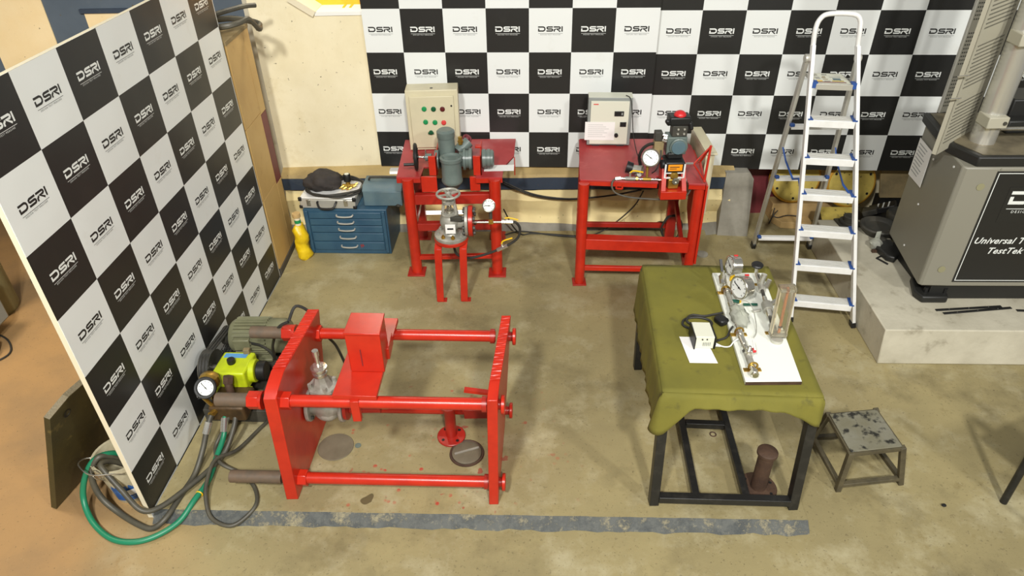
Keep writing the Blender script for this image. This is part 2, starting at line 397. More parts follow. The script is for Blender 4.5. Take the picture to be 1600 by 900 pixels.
# back wall: upper cream wall with an opening, back plane, lower bulging wall
cw = MB()
yb = 5.80
for poly in ([(-2.05, .45), (-1.12, .45), (-1.12, 1.905), (-1.53, 1.905), (-1.70, 2.02), (-1.70, 2.8), (-2.05, 2.8)],):
    cw.prism([(a, yb, b) for a, b in poly], (0, .35, 0))
cw.bb((-1.10, yb+.07, .45), (2.1, yb+.35, 3.2))
wb = struct('wall_back', cw, 'cream_wall', fix=False)
struct('wall_back_rear', MB().bb((-1.0, 6.16, -.2), (6, 6.3, 3.2)).bb((2.1, 5.98, -.2), (6.5, 6.14, 3.2)), 'cream_wall', fix=False)
# corner strip, pale and mouldy, left of the cream wall
struct('trim_2', MB().bb((-2.13, 5.92, 0), (-2.05, 6.1, 2.8)), 'concrete_lt', fix=False)
# opening: white sill, orange sheet outside
w1 = thing('window_1', 'opening above the cream wall with white sill and orange sheet behind', 'window', (-1.3, 6.0, 1.9)); w1['kind'] = 'structure'; del w1['category']
struct('sill', MB().bb((-1.53, 5.79, 1.885), (-1.0, 6.03, 1.914)), 'white', w1)
struct('jamb', MB().bar((-1.71, 5.79, 2.02), (-1.53, 5.79, 1.90), .03, .05), 'core', w1)
struct('sloping_sill', MB().prism([(-1.71, 5.81, 2.03), (-1.53, 5.81, 1.905), (-1.53, 6.05, 1.905), (-1.71, 6.05, 2.03)], (.01, 0, .012)), 'core', w1)
struct('orange_sheet', MB().bb((-1.9, 6.03, 1.90), (-1.0, 6.06, 2.9)), 'orange_panel', w1)
for xx in (-1.33, -1.275): struct('orange_leg', MB().bb((xx, 5.91, 1.9145), (xx+.018, 6.03, 1.92)), 'orange_panel', w1)
# lower wall: dusty ledge, navy band, rough cream base
def low(x0, x1, zy, nx, rgh):
    m = MB()
    def f(u, v):
        k = v*(len(zy)-1); i = min(int(k), len(zy)-2); t = k-i
        y = zy[i][0]+(zy[i+1][0]-zy[i][0])*t; z = zy[i][1]+(zy[i+1][1]-zy[i][1])*t
        x = x0+(x1-x0)*u
        y -= (x+2)*0.03
        return V((x, y+rgh*(math.sin(x*7.1+z*9)*.5+math.sin(x*17+z*5)*.25+math.sin(z*23+x*3)*.2), z))
    return m.grid(f, nx, 3*(len(zy)-1))
struct('wall_ledge', low(-2.05, 1.99, [(5.98, .60), (5.84, .595), (5.70, .545), (5.69, .52)], 60, .008), 'tan_ledge', fix=False)
struct('wall_band', low(-2.05, 1.96, [(5.69, .52), (5.70, .40), (5.73, .385)], 60, .008), 'navy', fix=False)
struct('wall_low', low(-2.05, 1.97, [(5.73, .385), (5.68, .30), (5.735, .14), (5.70, .05)], 80, .03), 'cream_low', fix=False)
struct('wall_base', low(-2.05, 1.97, [(5.70, .05), (5.685, .02), (5.66, -.06)], 80, .03), 'concrete_gr', fix=False)
# bare concrete end of the low wall
cg = MB().prism([(1.90, 5.53, Z0), (2.17, 5.50, Z0), (2.15, 5.56, .50), (2.11, 5.57, .56), (1.90, 5.565, .56)], (0, .42, 0))
struct('trim_3', cg, 'concrete_gr', fix=False)
struct('trim_4', MB().bb((2.16, 5.94, Z0), (2.56, 5.985, .66)), 'maroon', fix=False)
# wall in the far left bay, painted in tall stripes
fw = struct('wall_left', MB().bb((-8, 6.45, Z0), (-1.9, 6.6, 3.2)), 'grey_wall', fix=False)
struct('stripe', MB().bb((-4.62, 6.44, .9), (-4.06, 6.449, 3.2)), 'peach_wall', fw)
w2 = struct('window_2', MB().bb((-3.72, 6.435, 1.2), (-3.2, 6.449, 1.79)), 'peach_wall', fix=False)
struct('window_frame', MB().bb((-3.75, 6.42, 1.79), (-3.15, 6.449, 1.825)), 'navy', w2)

# ------------------------------------------------------------------ checkerboard backdrops
SQ = 0.34
def checker(name, z0, odd):
    t = NT(name); t.b.inputs['Roughness'].default_value = 0.36
    x = t.xyz()
    a = t.math('FLOOR', t.math('ADD', t.math('DIVIDE', x[0], SQ), 100.0))
    b = t.math('FLOOR', t.math('ADD', t.math('DIVIDE', t.math('SUBTRACT', x[2], z0), SQ), 100.0))
    m = t.math('MODULO', t.math('ADD', a, b), 2.0)
    bl, wh = lin((36, 36, 35)), lin((226, 229, 226))
    wh = t.mix(t.math('MULTIPLY', t.ramp(t.noise(3.5, 6, 0.7), 0.58, 0.75), 0.22), wh, lin((190, 184, 166)))
    bl = t.mix(t.math('MULTIPLY', t.ramp(t.noise(5, 6, 0.7), 0.55, 0.8), 0.3), bl, lin((64, 62, 58)))
    t.color(t.mix(t.math('GREATER_THAN', m, 0.5), wh, bl) if odd else t.mix(t.math('GREATER_THAN', m, 0.5), bl, wh))
    t.bump(t.noise(1.4, 2), 0.25, 0.05)
    M[name] = t.m
logo_mesh = {}
def backdrop(name, label, loc, rz, i0, i1, zlo, zhi, ztop, odd, rows, thick=.025, group=None, ribs=False):
    T = thing(name, label, 'backdrop', loc, rz, group); W = wm(T)
    obj('board', MB().bb((i0*SQ, .002, zlo), (i1*SQ, thick, zhi)).warp(lambda p: W @ p), 'core', T, bevel=.002)
    checker(name+'_'+str(int(odd))+'_'+str(int(rz*100)), ztop-20*SQ, odd)
    obj('printed_sheet', MB().bb((i0*SQ, 0, zlo), (i1*SQ, .002, zhi)).warp(lambda p: W @ p), name+'_'+str(int(odd))+'_'+str(int(rz*100)), T, flat=True)
    for r in rows:
        for i in range(math.floor(i0), math.floor(i1+.5)):
            blk = ((i+r) % 2 == 0) == (odd[1] if isinstance(odd, tuple) else BLK[name+str(i1)])
            key = 'white_print' if blk else 'black_print'
            if key not in logo_mesh:
                o = obj('logo', logo_mb(.0415, lambda x, y, z: W @ V((x, z, y)), -.0006), key, T, flat=True)
                logo_mesh[key] = o.data
            else:
                o = bpy.data.objects.new('logo', logo_mesh[key]); COL.objects.link(o); o.parent = T
            o.location = ((i+.5)*SQ, 0, ztop-(r+.5)*SQ-.008)
    return T
BLK = {'backdrop_board7.02': True, 'backdrop_panel6': True, 'backdrop_panel9': False}
bd = backdrop('backdrop_board', 'freestanding black and white checkered logo board on the left', (-2.054, 2.512, 0), math.radians(87.6), 0, 7.02, -.045, 2.379, 2.379, True, range(7), .03)
W_ = wm(bd)
for xx in (1.1, 2.1):
    obj('back_strut', MB().bar((xx, .045, 1.2), (xx, .40, -.04), .03, .03).warp(lambda p: W_ @ p), 'core', bd)
backdrop('backdrop_panel', 'left half of the checkered backdrop on the back wall, behind the control boxes', (-.848, 5.752, 0), math.radians(-3.19), -.9, 6, .592, 3.0, 1.937, True, range(-1, 4), group='checkered backdrop panels on the back wall')
backdrop('backdrop_panel', 'right half of the checkered backdrop on the back wall, behind the ladder', (1.197, 5.728, 0), math.radians(-3.9), 0, 9, .548, 3.0, 1.896, False, range(-1, 4), group='checkered backdrop panels on the back wall')

# ------------------------------------------------------------------ wooden partition and hose coil
T = thing('wooden_partition', 'tan plywood partition with a maroon panel behind the checkered board', 'partition', (-1.95, 5.0, Z0))
x1 = -1.955
obj('core', MB().bb((x1-.3, 4.925, Z0+.09), (x1-.013, 5.43, 1.915)), 'wood_grey', T)
def pan(y0, y1, z0, z1, m): obj('panel', MB().bb((x1-.012, y0+.002, z0+.002), (x1, y1-.002, z1-.002)), m, T, bevel=.0015)
for y0, y1 in ((4.93, 5.30),):
    for z0, z1 in ((.05, .69), (.69, 1.28), (1.28, 1.90)): pan(y0, y1, z0, z1, 'wood_ply')
pan(5.30, 5.432, .05, .66, 'wood_ply'); pan(5.30, 5.432, .66, 1.26, 'maroon'); pan(5.30, 5.432, 1.26, 1.90, 'wood_ply')
obj('skirting', MB().bb((x1-.29, 4.93, Z0), (x1+.008, 5.44, .05)), 'skirt', T)
obj('top_rail', MB().bb((x1-.3, 4.925, 1.90), (x1+.004, 5.435, 1.925)), 'wood_grey', T)
hc = MB()
pts = []
for k in range(34):
    a = k*.42; rr = 1+.06*math.sin(k*1.7)
    pts.append((-1.98+.19*math.cos(a)*rr, 5.17+.20*math.sin(a)*rr, 1.95+.012*(k % 15)/2+.004*math.sin(k)))
pts += [(-2.08, 5.10, 2.05), (-1.93, 5.30, 2.07), (-1.85, 5.40, 2.06)]
hc.tube(pts, .018, 8)
tag(obj('coiled_hose', hc, 'hose'), 'grey rubber hose coiled on top of the wooden partition', 'hose')

# ------------------------------------------------------------------ far left: gas cylinder, trolley, cable
T = thing('gas_cylinder', 'tall olive gas cylinder at the left edge of the photo', 'cylinder', (-4.17, 4.55, Z0))
obj('body', MB().lathe([(.0, 0), (.16, 0), (.175, .03), (.175, 1.05), (.15, 1.17), (.07, 1.27), (.04, 1.30)], (-4.17, 4.55, Z0), (0, 0, 1), 28), 'cyl_green', T)
obj('collar', MB().cyl((-4.17, 4.55, Z0+1.28), (-4.17, 4.55, Z0+1.36), .04), 'brass', T)
T = thing('trolley', 'grey trolley box with a castor beside the gas cylinder', 'trolley', (-4.02, 4.05, Z0))
obj('body', MB().bb((-4.3, 3.98, .07), (-3.86, 4.3, .42)), 'panel_grey', T, bevel=.015)
c_ = obj('castor', MB().lathe([(.02, -.02), (.058, -.02), (.062, 0), (.058, .02), (.02, .02)], (-3.84, 4.0, Z0+.062), (1, .3, 0)), 'core', T)
obj('castor', MB().lathe([(.02, -.02), (.058, -.02), (.062, 0), (.058, .02), (.02, .02)], (-4.25, 4.0, Z0+.062), (1, .3, 0)), 'core', T)
obj('castor', MB().lathe([(.02, -.02), (.058, -.02), (.062, 0), (.058, .02), (.02, .02)], (-4.05, 4.26, Z0+.062), (1, .3, 0)), 'core', T)
for p_, q_ in (((-3.86, 4.0, .08), (-3.825, 3.985, Z0+.06)), ((-4.25, 4.02, .08), (-4.23, 4.02, Z0+.06)), ((-4.05, 4.26, .08), (-4.03, 4.26, Z0+.06))): obj('fork', MB().bar(p_, q_, .02, .03), 'black', T)
tag(obj('cable', MB().tube([(-4.5, 4.1, Z0+.008), (-4.1, 4.24, Z0+.008), (-3.88, 4.18, Z0+.008), (-3.74, 4.02, Z0+.008), (-3.78, 3.90, Z0+.008), (-4.0, 3.76, Z0+.008), (-4.5, 3.7, Z0+.008)], .007, 6), 'rubber'), 'thin black cable looped on the floor below the trolley', 'cable')
tag(obj('floor_batten', MB().bar((-4.1, 4.95, Z0+.02), (-3.2, 5.35, Z0+.02), .05, .04), 'rust'), 'dark timber batten lying on the floor behind the gas cylinder', 'batten')
tag(obj('fallen_cylinder', MB().lathe([(.05, 0), (.13, .06), (.15, .14), (.15, 1.2), (.13, 1.25)], (-4.75, 6.1, Z0+.15), (1, -.12, 0), 22), 'cyl_green'), 'olive cylinder lying on its side behind the checkered board', 'cylinder')

# steel plate leaning behind the board, bucket
T = thing('steel_plate', 'thick olive steel plate leaning behind the checkered board', 'plate', (-2.62, 2.6, Z0))
a = [(-2.645, 2.585, Z0), (-2.50, 3.30, Z0), (-2.19, 3.30, .70), (-2.36, 2.72, .70), (-2.405, 2.59, .665)]
nrm = (V(a[1])-V(a[0])).cross(V(a[3])-V(a[0])).normalized()
obj('plate', MB().prism(a, nrm*-.034), 'olive_plate', T, bevel=.002)
obj('top_edge', MB().bar(V(a[3])+nrm*-.017+V((0, 0, .001)), V(a[2])+nrm*-.017+V((0, 0, .001)), .034, .006, side=nrm).bar(V(a[4])+nrm*-.017, V(a[3])+nrm*-.017, .034, .006, side=nrm), 'cut_edge', T)
for p in ((-2.395, 2.70, .60), (-2.555, 2.70, .12)):
    d = (V(p)-V(a[0])).dot(nrm); q = V(p)-nrm*d
    obj('bolt_hole', MB().lathe([(.02, -.001), (.026, .003), (.02, .003), (.018, 0)], q, nrm if nrm.x > 0 else -nrm, 16), 'black', T)
T = thing('bucket', 'dirty white bucket with a blue label behind the board corner', 'bucket', (-2.245, 2.72, Z0))
c = V((-2.245, 2.72, Z0))
obj('body', MB().lathe([(.0, .0), (.10, 0), (.104, .01), (.138, .285), (.148, .29), (.148, .31), (.132, .31), (.10, .02), (0, .02)], c, (0, 0, 1), 32, False), 'bucket', T)
lb = MB().grid(lambda u, v: c+V(((.1065+.028*(v*.55+.12))*math.cos(-2.0+u*2.0), (.1065+.028*(v*.55+.12))*math.sin(-2.0+u*2.0), .035+v*.155)), 18, 4)
obj('label', lb, 'bucket_label', T)
obj('white_patch', MB().grid(lambda u, v: c+V(((.113+.0165*v)*math.cos(-1.35+u*.8), (.113+.0165*v)*math.sin(-1.35+u*.8), .075+v*.06)), 10, 2), 'paper', T)
obj('handle', MB().tube([c+V((-.145, 0, .28)), c+V((-.19, -.03, .30)), c+V((-.17, -.10, .33)), c+V((-.07, -.17, .33)), c+V((.03, -.15, .31)), c+V((.08, -.125, .28))], .004, 6), 'steel', T)
tag(obj('wire_tie', MB().torus(c+V((-.06, -.13, .30)), (1, .3, .6), .045, .002, 20, 5).torus(c+V((-.05, -.14, .29)), (.6, 1, .1), .04, .002, 20, 5), 'steel'), 'loops of thin wire round the hoses at the bucket rim', 'wire')

# ------------------------------------------------------------------ tool chest and what stands on it
yw = math.radians(-3)
T = thing('tool_chest', 'dented blue steel tool chest with five drawers by the cream wall', 'tool chest', (-1.40, 5.50, 0), yw)
W = wm(T)
def L(mb, W): return mb.warp(lambda p: W @ p)
obj('body', L(MB().bb((-.36, -.26, .0), (.36, .26, .44)), W), 'chest', T, bevel=.006)
zz = [(.045, .125), (.135, .215), (.222, .285), (.292, .352), (.358, .415)]
for z0, z1 in zz:
    d = obj('drawer', L(MB().bb((-.31, -.272, z0), (.31, -.255, z1)), W), 'chest', T, bevel=.004)
    zc = (z0+z1)/2+.01
    obj('handle', L(MB().tube([(-.07, -.272, zc), (-.06, -.292, zc-.008), (0, -.297, zc-.012), (.06, -.292, zc-.008), (.07, -.272, zc)], .007, 6), W), 'alu_grey', d)
obj('side_rail', L(MB().bb((-.345, -.278, .02), (-.318, -.255, .43)), W), 'chest', T, bevel=.004)
obj('side_rail', L(MB().bb((.318, -.278, .02), (.345, -.255, .43)), W), 'chest', T, bevel=.004)
obj('red_marks', L(MB().bb((.10, -.2735, .07), (.105, -.272, .105)).bb((.115, -.2735, .075), (.12, -.272, .11)).bb((.095, -.2735, .09), (.13, -.272, .095)), W), 'red_dull', T, kind='stuff')
T = thing('aluminium_case', 'aluminium flight case with black handle on the blue tool chest', 'case', (-1.54, 5.44, .441), math.radians(-4))
W = wm(T)
obj('body', L(MB().bb((-.24, -.18, 0), (.24, .18, .085)), W), 'alu_grey', T, bevel=.008)
obj('lid', L(MB().bb((-.235, -.175, .086), (.235, .175, .10)), W), 'alu', T, bevel=.006)
for sx in (-1, 1):
    obj('corner', L(MB().box((sx*.232, -.175, .085), (.03, .022, .034)), W), 'black', T, bevel=.006)
    obj('corner', L(MB().box((sx*.232, -.175, .014), (.03, .022, .03)), W), 'black', T, bevel=.006)
    obj('latch', L(MB().bb((sx*.16-.017, -.186, .025), (sx*.16+.017, -.18, .085)).bb((sx*.16-.012, -.192, .05), (sx*.16+.012, -.186, .082)), W), 'steel', T, bevel=.002)
obj('handle', L(MB().tube([(-.08, -.18, .065), (-.078, -.20, .06), (-.05, -.225, .025), (.05, -.225, .025), (.078, -.20, .06), (.08, -.18, .065)], .009, 8), W), 'black', T)
# hose coil, bag and regulator on the case
k = MB()
pts = []
for i in range(46):
    a = -.9+i*.42; r = 1+.035*math.sin(i*2.3)
    pts.append((-1.50+.245*r*math.cos(a), 5.42+.185*r*math.sin(a), .555+.010*math.sin(i*.7)+.0006*i))
k.tube(pts, .0105, 8)
tag(obj('coiled_cable', k, 'rubber'), 'black rubber cable coiled on the aluminium case', 'cable')
bg = MB().ball((0, 0, 0), 1, 28)
def bagf(p):
    x, y, z = p
    n = .12*math.sin(5*x+3*z)+.10*math.sin(7*y-4*x)+.06*math.sin(11*z+9*x)
    return (-1.60+.155*x*(1+n), 5.46+.145*y*(1+n), .545+max(-.0, .07+.075*z*(1+1.3*n)))
tag(obj('cloth_bag', bg.warp(bagf), 'bag', angle=80), 'crumpled black cloth bag inside the coiled cable on the case', 'bag')
T = thing('regulator', 'small brass regulator with a black knob on the aluminium case', 'valve', (-1.40, 5.45, .545))
obj('knob', MB().lathe([(.03, 0), (.032, .01), (.03, .06), (.026, .066), (0, .066)], (-1.40, 5.46, .60), (0, 0, 1), 20), 'black', T)
obj('cap', MB().cyl((-1.40, 5.46, .6655), (-1.40, 5.46, .668), .02), 'cream_panel', T)
obj('body', MB().cyl((-1.40, 5.46, .545), (-1.40, 5.46, .60), .02).cyl((-1.45, 5.455, .562), (-1.34, 5.45, .562), .013), 'brass', T)
for p in ((-1.455, 5.42, .56), (-1.43, 5.40, .556), (-1.385, 5.395, .556), (-1.35, 5.43, .56), (-1.345, 5.47, .56)):
    obj('fitting', MB().cyl(p, V(p)+V((.024, .012, .010)), .009, n=6).cyl(p, V(p)+V((-.018, -.012, 0)), .007), 'brass', T)
T = thing('tool_box', 'grey blue cantilever tool box beside the aluminium case', 'tool box', (-1.08, 5.43, .441), math.radians(-2))
W = wm(T)
obj('body', L(MB().bb((-.165, -.14, 0), (.165, .14, .135)), W), 'box_blue', T, bevel=.006)
obj('lid', L(MB().prism([(-.17, -.145, .135), (-.17, -.09, .175), (-.17, .09, .175), (-.17, .145, .135)], (.34, 0, 0)), W), 'box_blue', T, bevel=.005)
obj('handle', L(MB().tube([(-.13, 0, .176), (-.12, -.01, .20), (-.09, -.01, .21), (.09, -.01, .21), (.12, -.01, .20), (.13, 0, .176)], .009, 8), W), 'dark_iron', T)
tag(obj('steel_chain', MB().tube([(-.98, 5.30, .447), (-.955, 5.27, .448), (-.94, 5.30, .447), (-.955, 5.33, .449), (-.975, 5.31, .455), (-.94, 5.26, .449)], .008, 6), 'dark_iron'), 'short piece of chain on the right end of the blue tool chest', 'chain')
# yellow plastic bag in the corner
T = thing('yellow_bottle', 'crumpled yellow plastic bottle between the partition and the tool chest', 'bottle', (-1.80, 5.13, 0))
yb_ = MB().lathe([(.0, 0), (.055, .0), (.066, .03), (.062, .09), (.048, .14), (.058, .17), (.064, .22), (.055, .27), (.034, .31), (.028, .33)], (-1.815, 5.20, 0), (0.0, 0, 1), 24)
yb_.warp(lambda p: (p.x+.012*math.sin(p.z*38+p.y*40), p.y+.012*math.sin(p.z*31+p.x*50), p.z))
obj('body', yb_, 'yellow_bag', T, angle=70)
obj('neck', MB().cyl((-1.815, 5.20, .325), (-1.815, 5.20, .40), .026), 'core', T)
obj('neck_label', MB().cyl((-1.815, 5.20, .345), (-1.815, 5.20, .375), .0268), 'green_btn', T)
obj('cap', MB().cyl((-1.815, 5.20, .40), (-1.815, 5.20, .435), .034), 'wood_light', T)

# ------------------------------------------------------------------ red valve test table (left)
T = thing('test_table', 'red steel valve test table with the grey actuator on top', 'table', (-.42, 5.25, 0))
yw3 = -.035
tz = .875
top = MB().prism([(-.885, 4.945, tz-.012), (-.70, 4.935, tz-.012), (-.685, 5.12, tz-.012), (-.28, 5.11, tz-.012), (-.265, 4.92, tz-.012), (-.06, 4.91, tz-.012), (-.05, 5.10, tz-.012), (.035, 5.30, tz-.012), (.055, 5.66, tz-.012), (-.90, 5.675, tz-.012)], (0, 0, .012))
obj('table_top', top, 'red_top', T)
obj('apron', MB().bb((-.885, 4.94, tz-.05), (-.70, 4.948, tz-.012)), 'red_dull', T)
obj('apron', MB().bb((-.265, 4.916, tz-.05), (-.06, 4.924, tz-.012)), 'red', T)
obj('apron', MB().bb((.035, 5.15, tz-.10), (.043, 5.31, tz-.012)), 'red', T)
for n, (x, y) in {'f1': (-.80, 4.935), 'f2': (-.12, 4.90)}.items():
    l = obj('leg', MB().cyl((x, y, .012), (x, y, tz-.012), .045, n=20), 'red', T)
    obj('foot_plate', MB().box((x, y-.01, .006), (.145, .14, .012), rz=-.03), 'red_dull', l, bevel=.002)
for x, y in ((-.80, 5.52), (-.12, 5.50)):
    l = obj('leg', MB().box((x, y, (tz-.012)/2+.005), (.075, .075, tz-.022)), 'red_dull', T, bevel=.004)
    obj('foot_plate', MB().box((x, y, .006), (.14, .14, .012)), 'red_dull', l, bevel=.002)
obj('rail', MB().bb((-.76, 4.93, .635), (-.16, 4.985, .72)), 'red_dull', T, bevel=.004)
obj('rail', MB().bb((-.76, 4.93, .395), (-.16, 4.985, .462)), 'red_dull', T, bevel=.004)
obj('rail', MB().bb((-.77, 4.91, .13), (-.16, 4.95, .165)), 'red', T, bevel=.003)
for x in (-.80, -.12):
    obj('side_rail', MB().bb((x-.03, 4.97, .40), (x+.03, 5.49, .46)), 'red_dull', T, bevel=.004)
obj('front_gusset', MB().bb((-.70, 4.965, .73), (-.575, 4.985, .862)), 'red', T, bevel=.003)
obj('front_gusset', MB().bb((-.315, 4.95, .74), (-.235, 4.97, .862)), 'red', T, bevel=.003)
# bracket plates carrying the actuator
for x, y in ((-.62, 5.06), (-.275, 5.05)):
    obj('bracket', MB().bb((x-.008, y-.10, tz), (x+.055, y-.085, tz+.16)).bb((x+.045, y-.10, tz), (x+.055, y+.20, tz+.16)), 'red', T, bevel=.002)
obj('bracket_cap', MB().bb((-.27, 5.10, tz+.16), (-.22, 5.15, tz+.175)), 'red', T, bevel=.003)

T = thing('electric_actuator', 'grey green electric valve actuator with a black handwheel on the red test table', 'actuator', (-.46, 5.1, tz))
Y = 5.06
ac = MB().lathe([(.0, 0), (.075, 0), (.083, .012), (.083, .03), (.078, .04), (.078, .185), (.088, .19), (.088, .215), (.07, .22), (.055, .205), (0, .20)], (-.455, 4.99, .80), (0, 0, 1), 32)
obj('gear_housing', ac, 'grey_paint', T)
obj('motor_body', MB().lathe([(.066, 0), (.066, .24), (.064, .25), (.064, .29), (.05, .305), (0, .305)], (-.495, 5.13, tz), (0, 0, 1), 28), 'grey_paint', T)
obj('motor_cap', MB().lathe([(.069, 0), (.071, .01), (.071, .05), (.052, .066), (0, .066)], (-.495, 5.13, tz+.245), (0, 0, 1), 28), 'grey_paint', T)
obj('flange', MB().cyl((-.555, Y, .965), (-.585, Y, .965), .075, n=28), 'grey_paint', T)
obj('side_housing', MB().lathe([(.06, 0), (.06, .03), (.085, .032), (.085, .05), (.07, .052), (.07, .075), (.085, .077), (.085, .10), (.07, .105)], (-.395, Y, .965), (1, 0, 0), 28), 'grey_paint', T)
obj('terminal_arm', MB().cyl((-.41, 5.14, .99), (-.33, 5.20, 1.05), .05, n=20), 'grey_paint', T)
obj('end_cover', MB().lathe([(.07, 0), (.075, .005), (.075, .03), (.068, .032), (.068, .04), (.075, .042), (.075, .065), (.068, .068), (.068, .085), (.055, .095), (0, .095)], (-.218, Y, .965), (1, 0, 0), 28), 'grey_paint', T)
obj('cable_gland', MB().cyl((-.385, 5.13, 1.06), (-.385, 5.13, 1.12), .018, n=6).cyl((-.385, 5.13, 1.08), (-.385, 5.13, 1.09), .024, n=6), 'brass', T)
obj('red_knob', MB().torus((-.335, 5.20, 1.075), (.5, -.5, .8), .030, .010, 20, 8).ball((-.335, 5.2, 1.075), .02), 'maroon', T)
obj('stub', MB().cyl((-.61, Y, .985), (-.66, Y, .985), .03, n=16).cyl((-.66, Y, .985), (-.675, Y, .985), .012), 'grey_paint', T)
obj('grease_nipple', MB().cyl((-.655, Y, 1.0), (-.655, Y, 1.045), .008, .004), 'steel', T)
hw = MB().torus((-.735, Y, .99), (1, .08, 0), .095, .014, 32, 8)
for a in range(3):
    hw.bar((-.735, Y, .99), (-.735, Y+.09*math.cos(a*2.094+.4), .99+.09*math.sin(a*2.094+.4)), .02, .012)
hw.cyl((-.755, Y, .99), (-.715, Y, .99), .022)
h_ = obj('handwheel', hw, 'black', T)
obj('shaft', MB().cyl((-.72, Y, .99), (-.66, Y, .985), .008), 'steel', h_)
obj('crank_handle', MB().cyl((-.74, Y-.06, .955), (-.825, Y-.065, .955), .012), 'black', h_)
obj('vertical_stem', MB().cyl((-.455, 4.99, .70), (-.455, 4.99, .805), .035, n=20), 'cast', T)
obj('stem_guard', MB().lathe([(.05, 0), (.06, .02), (.06, .05)], (-.455, 4.99, .76), (0, 0, 1), 20), 'dark_iron', T)
tag(obj('label_strip', MB().prism([(-.205, 5.02, tz+.0006), (.03, 5.02, tz+.0006), (.035, 5.13, tz+.0006), (-.20, 5.13, tz+.0006)], (0, 0, .001)), 'paper'), 'white paper strip stuck on the right end of the red test table', 'label')

T = thing('control_box', 'ivory control box with green and red push buttons on the left red table', 'control box', (-.62, 5.52, tz), math.radians(1.5), 'control boxes on the red tables')
W = wm(T)
obj('body', L(MB().bb((-.21, -.07, .004), (.21, .10, .51)), W), 'ivory', T, bevel=.006)
dr = obj('door', L(MB().bb((-.18, -.088, .03), (.175, -.072, .465)), W), 'ivory', T, bevel=.005)
obj('lock', L(MB().cyl((.155, -.088, .385), (.155, -.094, .385), .007), W), 'black', dr)
for (x, z, m) in ((-.065, .365, 'green_btn'), (.01, .362, 'dgreen_btn'), (.082, .36, 'maroon_btn'), (-.062, .255, 'green_btn'), (.014, .25, 'green_btn'), (.085, .246, 'red_btn')):
    b = obj('push_button', L(MB().lathe([(.020, 0), (.020, .008), (.014, .010), (.014, .016), (0, .017)], (x, -.088, z), (0, -1, 0), 18), W), m, dr)
obj('selector', L(MB().cyl((-.025, -.088, .165), (-.025, -.10, .165), .018, n=16).box((-.025, -.106, .165), (.045, .012, .014)), W), 'dgreen_btn', dr)
obj('switch', L(MB().bb((.035, -.10, .145), (.065, -.088, .185)), W), 'black', dr, bevel=.003)
obj('top_knockout', L(MB().cyl((-.0, -.02, .5105), (-.0, -.02, .512), .012), W), 'black', T)

# stand with the angle globe valve in front of the table
T = thing('valve_stand', 'red stand of two bent flat bars below the silver globe valve', 'stand', (-.46, 4.50, 0))
for x in (-.56, -.37):
    obj('leg', MB().bar((x-.01, 4.49, .006), (x+.005, 4.49, .49), .055, .018, side=(1, 0, 0)).bar((x+.005, 4.49, .485), (x+.012, 4.55, .525), .055, .018, side=(1, 0, 0)), 'red', T, bevel=.002)
    obj('foot', MB().box((x+.005, 4.51, .004), (.07, .05, .008)), 'red_dull', T)
obj('round_plate', MB().cyl((-.455, 4.58, .522), (-.455, 4.58, .548), .13, n=36), 'red', T, bevel=.002)
T = thing('globe_valve', 'silver flanged angle globe valve with handwheel on the red stand', 'valve', (-.455, 4.58, .549))
c = V((-.455, 4.58, .549))
obj('base_flange', MB().lathe([(.125, 0), (.127, .003), (.127, .025), (.12, .03), (.06, .034), (.05, .05)], c, (0, 0, 1), 36), 'cast', T)
for i in range(8):
    a = i*PI/4+.2; q = c+V((.098*math.cos(a), .098*math.sin(a), .028))
    obj('bolt', MB().cyl(q, q+V((0, 0, .016)), .016, n=6).cyl(q, q+V((0, 0, .03)), .008, n=8), 'brass' if i in (5, 6) else 'cast', T)
obj('body', MB().lathe([(.05, .03), (.05, .07), (.068, .09), (.078, .125), (.075, .165), (.06, .19), (.066, .192), (.066, .205), (.05, .21)], c, (0, 0, 1), 28), 'cast', T)
obj('name_plate', MB().box(c+V((.005, -.083, .11)), (.075, .012, .075)), 'paper', T, bevel=.002)
obj('plate_print', MB().box(c+V((.005, -.0905, .115)), (.045, .003, .012)), 'black', T)
obj('dark_block', MB().box(c+V((.05, -.06, .185)), (.085, .03, .035)), 'dark_iron', T, bevel=.002)
for s_ in (-1, 1):
    obj('yoke_arm', MB().bar(c+V((s_*.052, -.01, .205)), c+V((s_*.036, -.01, .30)), .022, .03, side=(1, 0, 0)), 'cast', T, bevel=.004)
obj('yoke_bridge', MB().lathe([(.03, 0), (.05, .004), (.05, .022), (.03, .03)], c+V((0, -.01, .29)), (0, 0, 1), 20), 'cast', T)
obj('gland', MB().lathe([(.022, 0), (.03, .02), (.03, .03), (.018, .035), (.018, .06)], c+V((0, -.01, .21)), (0, 0, 1), 16), 'steel', T)
obj('stem', MB().cyl(c+V((0, -.01, .2)), c+V((0, -.01, .40)), .012), 'chrome', T)
hw = MB().torus(c+V((0, -.01, .365)), (0, 0, 1), .083, .0095, 32, 8)
for i in range(4):
    a = i*PI/2+.5; hw.bar(c+V((0, -.01, .36)), c+V((.08*math.cos(a), -.01+.08*math.sin(a), .365)), .02, .009, side=(-math.sin(a), math.cos(a), 0))
hw.lathe([(.022, -.015), (.022, .015), (.012, .025)], c+V((0, -.01, .362)), (0, 0, 1), 14)
obj('handwheel', hw, 'cast', T)
obj('side_neck', MB().lathe([(.05, .03), (.045, .09), (.055, .115)], c+V((0, 0, .125)), (1, 0, 0), 24), 'cast', T)
sf = obj('side_flange', MB().lathe([(.105, .11), (.11, .113), (.11, .132), (.105, .135)], c+V((0, 0, .13)), (1, 0, 0), 36), 'cast', T)
obj('blind_flange', MB().lathe([(.115, .138), (.117, .14), (.117, .168), (.115, .17)], c+V((0, 0, .13)), (1, 0, 0), 36), 'red', T)
